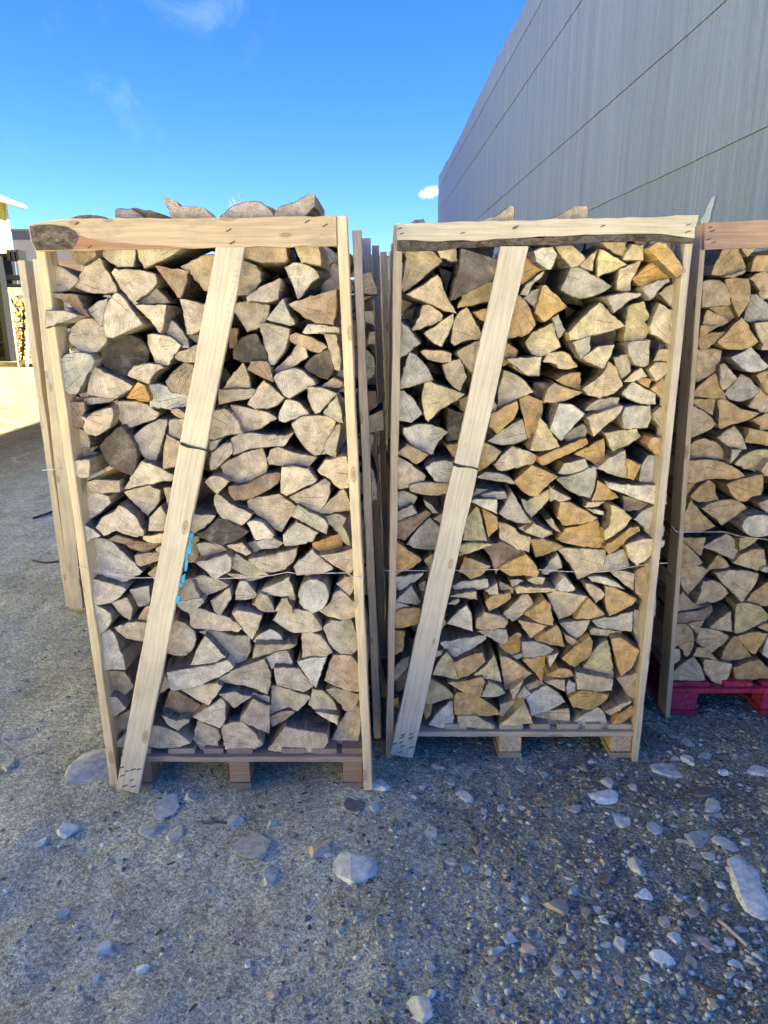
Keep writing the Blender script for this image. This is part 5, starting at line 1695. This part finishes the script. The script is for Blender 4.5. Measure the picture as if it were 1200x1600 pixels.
def rel(l, m):
    dx, dy = l['cu'] - m['cu'], l['cv'] - m['cv']; d = math.hypot(dx, dy)
    w = max(DIRS, key=lambda q: (q[1] * dx + q[2] * dy))
    return w[0], d
slots = {}
for l in LOGS:
    if l['i'] in chosen and 'noun' not in l:
        m = min((m for m in marks if m['crate'] == l['crate']), key=lambda m: math.hypot(m['cu'] - l['cu'], m['cv'] - l['cv']))
        w, d = rel(l, m)
        slots.setdefault((m['i'], w), []).append((d, l))
ORD = ['next', 'second', 'third', 'fourth', 'fifth', 'sixth', 'seventh']
for (mi, w), rows in slots.items():
    rows.sort(key=lambda r: r[0])
    m = LOGS[mi]
    for k, (d, l) in enumerate(rows):
        t, sh = look(l)
        where = {'right of': 'to the right of', 'left of': 'to the left of'}.get(w, w)
        rank = '' if len(rows) == 1 else ('closest ' if k == 0 else ORD[k] + ' log ')
        if k == 0: l['label'] = f"{t} {sh} log just {where} the {m['noun']}"
        else: l['label'] = f"{t} {sh} log, {ORD[k]} one {where} the {m['noun']}"

rest = dict(V=[], F=[], MI=[], T=[], UV=[])
def rest_add(V, F, MI, tone, UV, loc):
    b = len(rest['V'])
    rest['V'] += [(v[0] + loc[0], v[1] + loc[1], v[2] + loc[2]) for v in V]
    rest['F'] += [tuple(i + b for i in f) for f in F]
    rest['MI'] += MI; rest['T'] += [tone] * len(F); rest['UV'] += UV
def rest_prism(P, c, y0, y1, tone, sx=1.0):
    n = len(P)
    V = [(x * sx, 0, z) for x, z in P] + [(x * sx * .97, y1 - y0, z * .97) for x, z in P]
    ring = list(range(n)) if area2(P) > 0 else list(range(n - 1, -1, -1))
    F = [tuple(ring)] + [(ring[(i + 1) % n], ring[i], ring[i] + n, ring[(i + 1) % n] + n) for i in range(n)] + [tuple(i + n for i in ring[::-1])]
    MI = [0] + [1 if k % 3 else 2 for k in range(n)] + [0]
    UV = []
    for f in F: UV += [(V[i][0] + 0.03, V[i][2] + 0.02) for i in f]
    rest_add(V, F, MI, tone, UV, (c[0], y0, c[2]))
MIDX = {'L': onY(350, 750, YL + .05).x, 'M': onY(832, 750, YM + .05).x, 'R': onY(1125, 750, YR + .05).x}
EDGE = {'L': ((64, 392), (182, 1226), (525, 338), (570, 1235)), 'M': ((629, 350), (612, 1186), (1073, 345), (988, 1190)), 'R': ((1104, 350), (1048, 1122), (1206, 350), (1206, 1122))}
FRAC = {}
BACK = {'L': [], 'M': [], 'R': []}
GROUP = {'L': 'logs stacked in the crate with the blue painted brace', 'M': 'logs stacked in the crate with the bark edged board', 'R': 'logs stacked in the crate on the red pallet'}
for lg in LOGS:
    Y0 = Y0_OF[lg['crate']]
    c, V, F, MI, tone, UV, P = log_geometry(lg, Y0, random.uniform(0.27, 0.31))
    if lg['i'] in chosen:
        o = obj('firewood_log', log_mesh(V, F, MI, tone, UV), loc=c)
        tag(o, lg['label'], 'log', GROUP[lg['crate']])
    else:
        rest_add(V, F, MI, tone, UV, c)
    (ua, va), (ub, vb), (uc, vc), (ud, vd) = EDGE[lg['crate']]
    uL = ua + (ub - ua) * (lg['cv'] - va) / (vb - va); uR = uc + (ud - uc) * (lg['cv'] - vc) / (vd - vc)
    BACK[lg['crate']].append((P, c, tone)); FRAC[lg['i']] = (lg['cu'] - uL) / (uR - uL)
    # two more rows behind in the same crate
    if lg['cv'] > 350:
        for k in (1, 2):
            rest_prism([(-x, z) for x, z in P] if k == 1 else [(x * 1.6, z * 1.6) for x, z in P], ((2 * MIDX[lg['crate']] - c.x if k == 1 else c.x + 0.03), 0, c.z + (0.0 if k == 1 else -0.025)), Y0 + 0.03 + 0.325 * k + random.uniform(0, 0.03), Y0 + 0.31 + 0.325 * k, tone)
for lg in LOGS:                              # the top layer lies a little higher further back
    if 380 < lg['cv'] < 440:
        P, c, tone = BACK[lg['crate']][[l for l in LOGS if l['crate'] == lg['crate']].index(lg)]
        for k in (1, 2):
            rest_prism(P, (c.x + 0.04, 0, c.z + 0.045 + 0.03 * k), Y0_OF[lg['crate']] + 0.05 + 0.3 * k, Y0_OF[lg['crate']] + 0.32 + 0.3 * k, tone)
# the crate on the red pallet goes on past the picture's edge
for lg, (P, c, tone) in zip([l for l in LOGS if l['crate'] == 'R'], list(BACK['R'])):
    ex = onY(1206, lg['cv'], YR + 0.05).x
    f = (lg['cv'] - 350) / (1121 - 350); xl = pt_.x + (pb_.x - pt_.x) * f; xr = xl + 0.95
    wd = ex - xl
    for m_i in (1, 2, 3):
        nxp = xl + wd * m_i + ((ex - c.x) if m_i % 2 else (c.x - xl))
        if ex - 0.02 < nxp < xr - 0.05:
            Q = [(-x, z) for x, z in P] if m_i % 2 else P
            rest_prism(Q, (nxp, 0, c.z), c.y, c.y + 0.3, tone)
            rest_prism(Q, (nxp, 0, c.z), c.y + 0.33, c.y + 0.6, tone)

# ---- more crates standing behind
def plain_crate(x0, x1, Y0, h, label, src, depth=1.0, braced=True, fill_h=None, dense=True, rows=1):
    t = thing('firewood_crate', ((x0 + x1) / 2, Y0 + depth / 2, 0), label, 'crate', 'firewood crates')
    for xx in (x0 + 0.014, x1 - 0.014):
        side_posts(t, Vector((xx, Y0, h)), Vector((xx, Y0, 0)), Y0, 4, 0.028, tones=(T_GREY,), step=(depth - .09) / 3)
    board('top_rail', t, (x0, Y0 - 0.025, h - 0.055), (x1, Y0 - 0.025, h - 0.055), 0.10, 0.024, tone=(0.42, 0.30, 0.21))
    if braced:
        board('brace', t, (x0 + 0.30, Y0 - 0.027, 0.02), (x0 + 0.62, Y0 - 0.027, h - 0.11), 0.09, 0.022, tone=T_PALE)
    w = x1 - x0
    pallet(t, x0 + 0.03, x1 - 0.03, Y0, 0.128, 0.0, depth - 0.03, [(x0 + 0.04, x0 + 0.13), (x0 + w / 2 - .045, x0 + w / 2 + .045), (x1 - 0.13, x1 - 0.04)], (0.36, 0.29, 0.22), (0.36, 0.27, 0.18), M_WORN, M_WORN)
    pts = BACK[src]
    cx0 = min(c.x for _, c, _ in pts); cx1 = max(c.x for _, c, _ in pts); cz1 = max(c.z for _, c, _ in pts if c.z < 1.8)
    fx = (w - 0.10) / (0.84 if src != 'R' else 0.36); fz = (h - 0.25 - 0.20) / (cz1 - 0.20)
    for lg, (P, c, tone) in zip([l for l in LOGS if l['crate'] == src], pts):
        if c.z > 1.80: continue
        nx_ = x0 + 0.05 + FRAC[lg['i']] * (w - 0.10); nz = 0.20 + (c.z - 0.20) * fz
        Q = [(x * fx, z * fz) for x, z in P]
        for r in range(rows):
            y = Y0 + 0.03 + r * 0.32 + random.uniform(0, .05)
            rest_prism(Q, (nx_, 0, nz), y, y + (0.3 if rows > 1 else depth - 0.1), tone)
    return t
# its wide front post looks out past the side of the blue painted crate
YB = 3.95
xb0 = onY(120, 950, YB).x
bc = plain_crate(xb0 + 0.02, xb0 + 0.90, YB, onY(55, 405, YB).z, 'firewood crate mostly hidden behind the blue painted one, its wide grey post showing', 'L', braced=False)
m_, ln_ = frame_matrix(onY(119.5, 951, YB - 0.03), onY(62, 405, YB - 0.03), (0, -1, 0))
wq = (onY(128, 951, YB) - onY(111, 951, YB)).length
wt = (onY(75.5, 405, YB) - onY(47, 405, YB)).length
obj('corner_plank', board_mesh('corner_plank', ln_, (wq + wt) / 2 * 0.92, 0.03, M_TIMBER, (0.72, 0.63, 0.47), seg=14), bc, mat4=m_)
m_, ln_ = frame_matrix(onY(107.5, 948, YB), onY(33, 407, YB), (0, -1, 0))
obj('post', board_mesh('post', ln_, 0.035, 0.10, M_TIMBER, (0.66, 0.57, 0.43), seg=14), bc, mat4=m_)
cord('binding_wire', bc, [onY(u, v, YB - 0.033) for u, v in ((66, 735), (80, 733.5), (97, 732))], 0.0022, M_PLASTIC, (0.78, 0.78, 0.77))
plain_crate(-0.88, -0.045, 3.72, 1.92, 'firewood crate standing directly behind the blue painted crate, only its side posts showing', 'M', braced=False)
plain_crate(-0.42, 0.50, 6.6, 1.93, 'far firewood crate seen down the narrow gap between the two big crates', 'R', braced=False, fill_h=None)
# sunlit crates across the yard
YF = 23.6
xf0 = onY(27, 565, YF).x
hF = onY(20, 449, YF).z
fc = plain_crate(xf0, xf0 + 1.15, YF, hF, 'small distant firewood crate standing in full sun before the dark rack', 'M', depth=1.1)
fc2 = plain_crate(xf0 - 0.62, xf0 - 0.04, YF + 1.25, hF * 0.99, 'second distant sunlit crate, behind the one by the dark rack', 'R', depth=1.0, braced=False)
me = log_mesh(rest['V'], rest['F'], rest['MI'], rest['T'], rest['UV'])
tag(obj('firewood_logs', me), 'smaller split logs and the rows of logs behind the fronts', 'logs', kind='stuff')

# ---------------------------------------------------------------- across the yard
M_RENDER = mat_plain('rendered wall', 0.9, 0.1, 0.10, 0.9, 0.3)
# the yellow house runs along the yard's sunny side; only the far end of its long wall is in the picture
HX, HY0, HY1 = -14.0, -14.0, 28.0
corner = onX(13.5, 352, HX)
HY1 = corner.y
eh = onY(9, 317, HY1).z
yh = thing('yellow_building', (HX - 5, (HY0 + HY1) / 2, 0), 'long pale yellow rendered house with a white corner strip and grey eave', 'building')
c = yh.location
def hv(vs): return [Vector(v) - c for v in vs]
x0, x1, xm, rz = HX - 10, HX, HX - 5, eh + 2.0
V = hv([(x0, HY0, 0), (x1, HY0, 0), (x1, HY1, 0), (x0, HY1, 0), (x0, HY0, eh), (x1, HY0, eh), (x1, HY1, eh), (x0, HY1, eh), (xm, HY0, rz), (xm, HY1, rz)])
obj('wall', mesh('wall', V, [(0, 1, 5, 8, 4), (1, 2, 6, 5), (2, 3, 7, 9, 6), (3, 0, 4, 7)], M_RENDER, tones=(0.62, 0.515, 0.12)), yh, loc=c)
e = 0.45; sl_ = (rz - eh) / 5.0; th = 0.16
V, F = [], []
for dz in (0.02, 0.02 + th):
    V += [(x0 - e, HY0 - e, eh - e * sl_ + dz), (xm, HY0 - e, rz + dz), (x1 + e, HY0 - e, eh - e * sl_ + dz), (x0 - e, HY1 + e, eh - e * sl_ + dz), (xm, HY1 + e, rz + dz), (x1 + e, HY1 + e, eh - e * sl_ + dz)]
F = [(0, 1, 4, 3), (1, 2, 5, 4), (6, 9, 10, 7), (7, 10, 11, 8), (0, 3, 9, 6), (2, 8, 11, 5), (0, 6, 7, 1), (1, 7, 8, 2), (3, 4, 10, 9), (4, 5, 11, 10)]
obj('roof', mesh('roof', hv(V), F, M_PLAIN, tones=(0.36, 0.33, 0.31)), yh, loc=c)
obj('corner_trim', box_bevel('corner_trim', 0.06, 0.16, eh - 0.05, M_PLAIN, (0.55, 0.53, 0.48), 0.02), yh, loc=(HX + 0.028, HY1 - 0.09, 0.0))
obj('gutter', box_bevel('gutter', 0.12, HY1 - HY0 + 2 * e, 0.11, M_PLAIN, (0.55, 0.54, 0.52), 0.03), yh, loc=(HX + e + 0.06, (HY0 + HY1) / 2, eh - e * sl_ + 0.03))
for k in range(7):
    yy = HY1 - 6.4 - 5.0 * k
    f = obj('window', box_bevel('window', 0.12, 1.2, 1.5, M_PLAIN, (0.75, 0.73, 0.68), 0.02), yh, loc=(HX + 0.02, yy, 2.2))
    p = obj('pane', box_bevel('pane', 0.04, 1.0, 1.3, M_METAL, (0.05, 0.06, 0.08), 0.01), f); p.location = (0.06, 0, 0.1)
YG = 60.0
gx0 = onY(18.5, 365, YG).x; gh = onY(35, 362, YG).z
gb = thing('grey_building', (gx0 + 6, YG + 5, 0), 'plain pale grey concrete shed beyond the yellow house', 'building')
obj('wall', box_mesh('wall', (-6, -5, 0), (6, 5, gh), M_RENDER, (0.13, 0.125, 0.125)), gb, loc=gb.location)
obj('roof_edge', box_mesh('roof_edge', (-6.1, -5.1, gh), (6.1, 5.1, gh + 0.18), M_PLAIN, (0.05, 0.05, 0.055)), gb, loc=gb.location)
# grey shed seen down the gap between the crates
YS = 30.0
sx0 = onY(560, 420, YS).x; sx1 = onY(640, 420, YS).x; sh_ = onY(600, 403, YS).z
sb = thing('low_shed', ((sx0 + sx1) / 2, YS + 2, 0), 'low grey shed glimpsed through the gap between the crates', 'shed')
obj('wall', box_mesh('wall', (sx0 - sb.location.x, -2, 0), (sx1 - sb.location.x, 2, sh_), M_RENDER, (0.40, 0.41, 0.42)), sb, loc=sb.location)
obj('roof_edge', box_mesh('roof_edge', (sx0 - sb.location.x - .1, -2.1, sh_), (sx1 - sb.location.x + .1, 2.1, sh_ + 0.08), M_PLAIN, (0.3, 0.3, 0.31)), sb, loc=sb.location)
# dark steel rack
YK = 27.0
kx = onY(29, 400, YK).x
rk = thing('steel_rack', (kx - 2.4, YK, 0), 'dark steel storage rack with heavy cross beams before the yellow house', 'rack')
def kbox(name, x0, x1, z0, z1, y0=-0.2, y1=0.2):
    obj(name, box_bevel(name, x1 - x0, y1 - y0, z1 - z0, M_METAL, (0.010, 0.011, 0.013), 0.01), rk, loc=((x0 + x1) / 2, YK + (y0 + y1) / 2, z0))
def zat(v): return onY(20, v, YK).z
kbox('beam', kx - 5, kx, zat(402), zat(396))
kbox('beam', kx - 5, kx + 0.1, zat(438), zat(430))
kbox('beam', kx - 5, kx + 0.1, zat(449), zat(444))
for q in range(3):
    kbox('beam_bracket', kx - 0.28 + 0.16 * q, kx - 0.18 + 0.16 * q, zat(408), zat(391), -0.28, 0.28)
for q in (0, 1, 2):
    kbox('upright', kx - 0.62 - 2.1 * q, kx - 0.44 - 2.1 * q, 0.0, zat(390 if q else 402), -0.6, 0.6)
for q in range(5):
    kbox('shelf_load', kx - 4.8, kx - 0.75, 0.12 + q * 0.55, 0.60 + q * 0.55 - 0.06, 0.0, 1.1)

# ---------------------------------------------------------------- bare trees far behind
M_TWIG = mat_plain('bare bark', 0.9, 0.1, 0.2, 6, 0.2)
def bare_tree(x, y, h, label, seed, spread=0.5):
    r = random.Random(seed)
    t = thing('bare_tree', (x, y, 0), label, 'tree', 'bare trees beyond the yard')
    segs = []
    def grow(p, d, ln, rad, lev):
        n = 3
        for k in range(n):
            q = p + d * ln / n
            segs.append((p.copy(), q.copy(), rad * (1 - 0.25 * k / n), rad * (1 - 0.25 * (k + 1) / n), lev))
            d = (d + Vector((r.gauss(0, .10), r.gauss(0, .10), 0.05))).normalized(); p = q
            if lev < 5 and (k > 0 or lev > 0):
                for b in range(2 if lev < 3 else 2):
                    ax = Vector((r.gauss(0, 1), r.gauss(0, 1), r.gauss(0, 0.35))).normalized()
                    nd = (d + ax * spread * r.uniform(0.6, 1.3)).normalized()
                    grow(p, nd, ln * r.uniform(0.5, 0.72), rad * 0.55, lev + 1)
    grow(Vector((0, 0, 0)), Vector((0, 0, 1)), h * 0.42, h * 0.016, 0)
    for nm, cond in (('trunk', lambda l: l == 0), ('crown', lambda l: l > 0)):
        V, F = [], []
        for a, b, ra, rb, lev in segs:
            if not cond(lev): continue
            ns = 5 if lev < 2 else 3
            d = (b - a).normalized(); s = d.cross(Vector((0.3, 0.9, 0.2))).normalized(); u = s.cross(d)
            i = len(V)
            for p, rr in ((a, max(ra, 0.008)), (b, max(rb, 0.008))):
                for k in range(ns):
                    g = 2 * math.pi * k / ns; V.append(p + (s * math.cos(g) + u * math.sin(g)) * rr)
            for k in range(ns): F.append((i + k, i + (k + 1) % ns, i + ns + (k + 1) % ns, i + ns + k))
        obj(nm, mesh(nm, V, F, M_TWIG, tones=(0.14, 0.11, 0.09)), t, loc=t.location)
tp = onY(362, 306, 55.0)
bare_tree(tp.x, 55.0, tp.z, 'bare winter tree whose twigs rise above the blue painted crate', 3)
tp = onY(604, 384, 70.0)
bare_tree(tp.x, 70.0, tp.z, 'bare winter tree glimpsed above the gap between the crates', 5)

# ---------------------------------------------------------------- bits lying about
V, F, TN = [], [], []
for k in range(420):
    if k < 300:
        x = random.uniform(-1.1, 1.5); y = random.uniform(2.05, 3.4) if x < 0.02 else random.uniform(2.2, 3.6)
    else:
        y = random.uniform(1.3, 3.2); x = random.uniform(-0.6 * y, 0.6 * y)
    a = random.uniform(0, 6.3); L_ = random.uniform(0.006, 0.028); w = L_ * random.uniform(0.12, 0.4); h = random.uniform(0.001, 0.003)
    ca, sa = math.cos(a), math.sin(a); z0 = float(ground_z(x, y)) + 0.002; i = len(V)
    ti = random.uniform(-0.3, 0.3)
    for zz in (0, h):
        for (p, q) in ((-1, -1), (1, -0.6), (0.8, 1), (-0.9, 0.7)):
            V.append((x + ca * p * L_ / 2 - sa * q * w / 2, y + sa * p * L_ / 2 + ca * q * w / 2, z0 + zz + ti * p * L_ / 2 * 0.4 + abs(ti) * L_ * 0.2))
    F += [(i, i + 3, i + 2, i + 1), (i + 4, i + 5, i + 6, i + 7), (i, i + 1, i + 5, i + 4), (i + 1, i + 2, i + 6, i + 5), (i + 2, i + 3, i + 7, i + 6), (i + 3, i, i + 4, i + 7)]
    t = random.choice([(0.10, 0.08, 0.06), (0.07, 0.06, 0.05), (0.34, 0.26, 0.17), (0.20, 0.15, 0.10)])
    TN += [t] * 6
tag(obj('wood_chips', mesh('wood_chips', V, F, M_SIDE, tones=TN)), 'splinters and bark crumbs strewn over the gravel', 'debris', kind='stuff')

def twig(px, rad, label, tone=(0.10, 0.085, 0.07)):
    pts = []
    for (u, v) in px:
        p = onG(u, v); p.z = float(ground_z(p.x, p.y)) + rad * 0.8 + 0.001; pts.append(p)
    o = cord('twig', None, pts, rad, M_TWIG, tone)
    tag(o, label, 'twig', 'twigs on the ground')
twig([(1122, 1441), (1136, 1453), (1152, 1467), (1167, 1483)], 0.006, 'straight pale stick lying beside the big white stone', (0.36, 0.35, 0.33))
twig([(317, 1285), (335, 1284), (355, 1286)], 0.004, 'thin dark twig on the dust below the blue painted crate')
twig([(740, 1302), (746, 1310), (744, 1318)], 0.0035, 'tiny brown twig on the gravel below the bark edged crate', (0.16, 0.10, 0.06))
twig([(1086, 1540), (1110, 1552), (1136, 1560)], 0.005, 'dark brown twig among cobbles at the bottom corner', (0.12, 0.09, 0.07))
twig([(52, 811), (66, 806), (84, 800)], 0.009, 'dark twig on the shaded yard beside the hidden crate')
twig([(50, 876), (70, 880), (92, 878)], 0.006, 'long thin dark twig on the shaded yard, the nearer one')
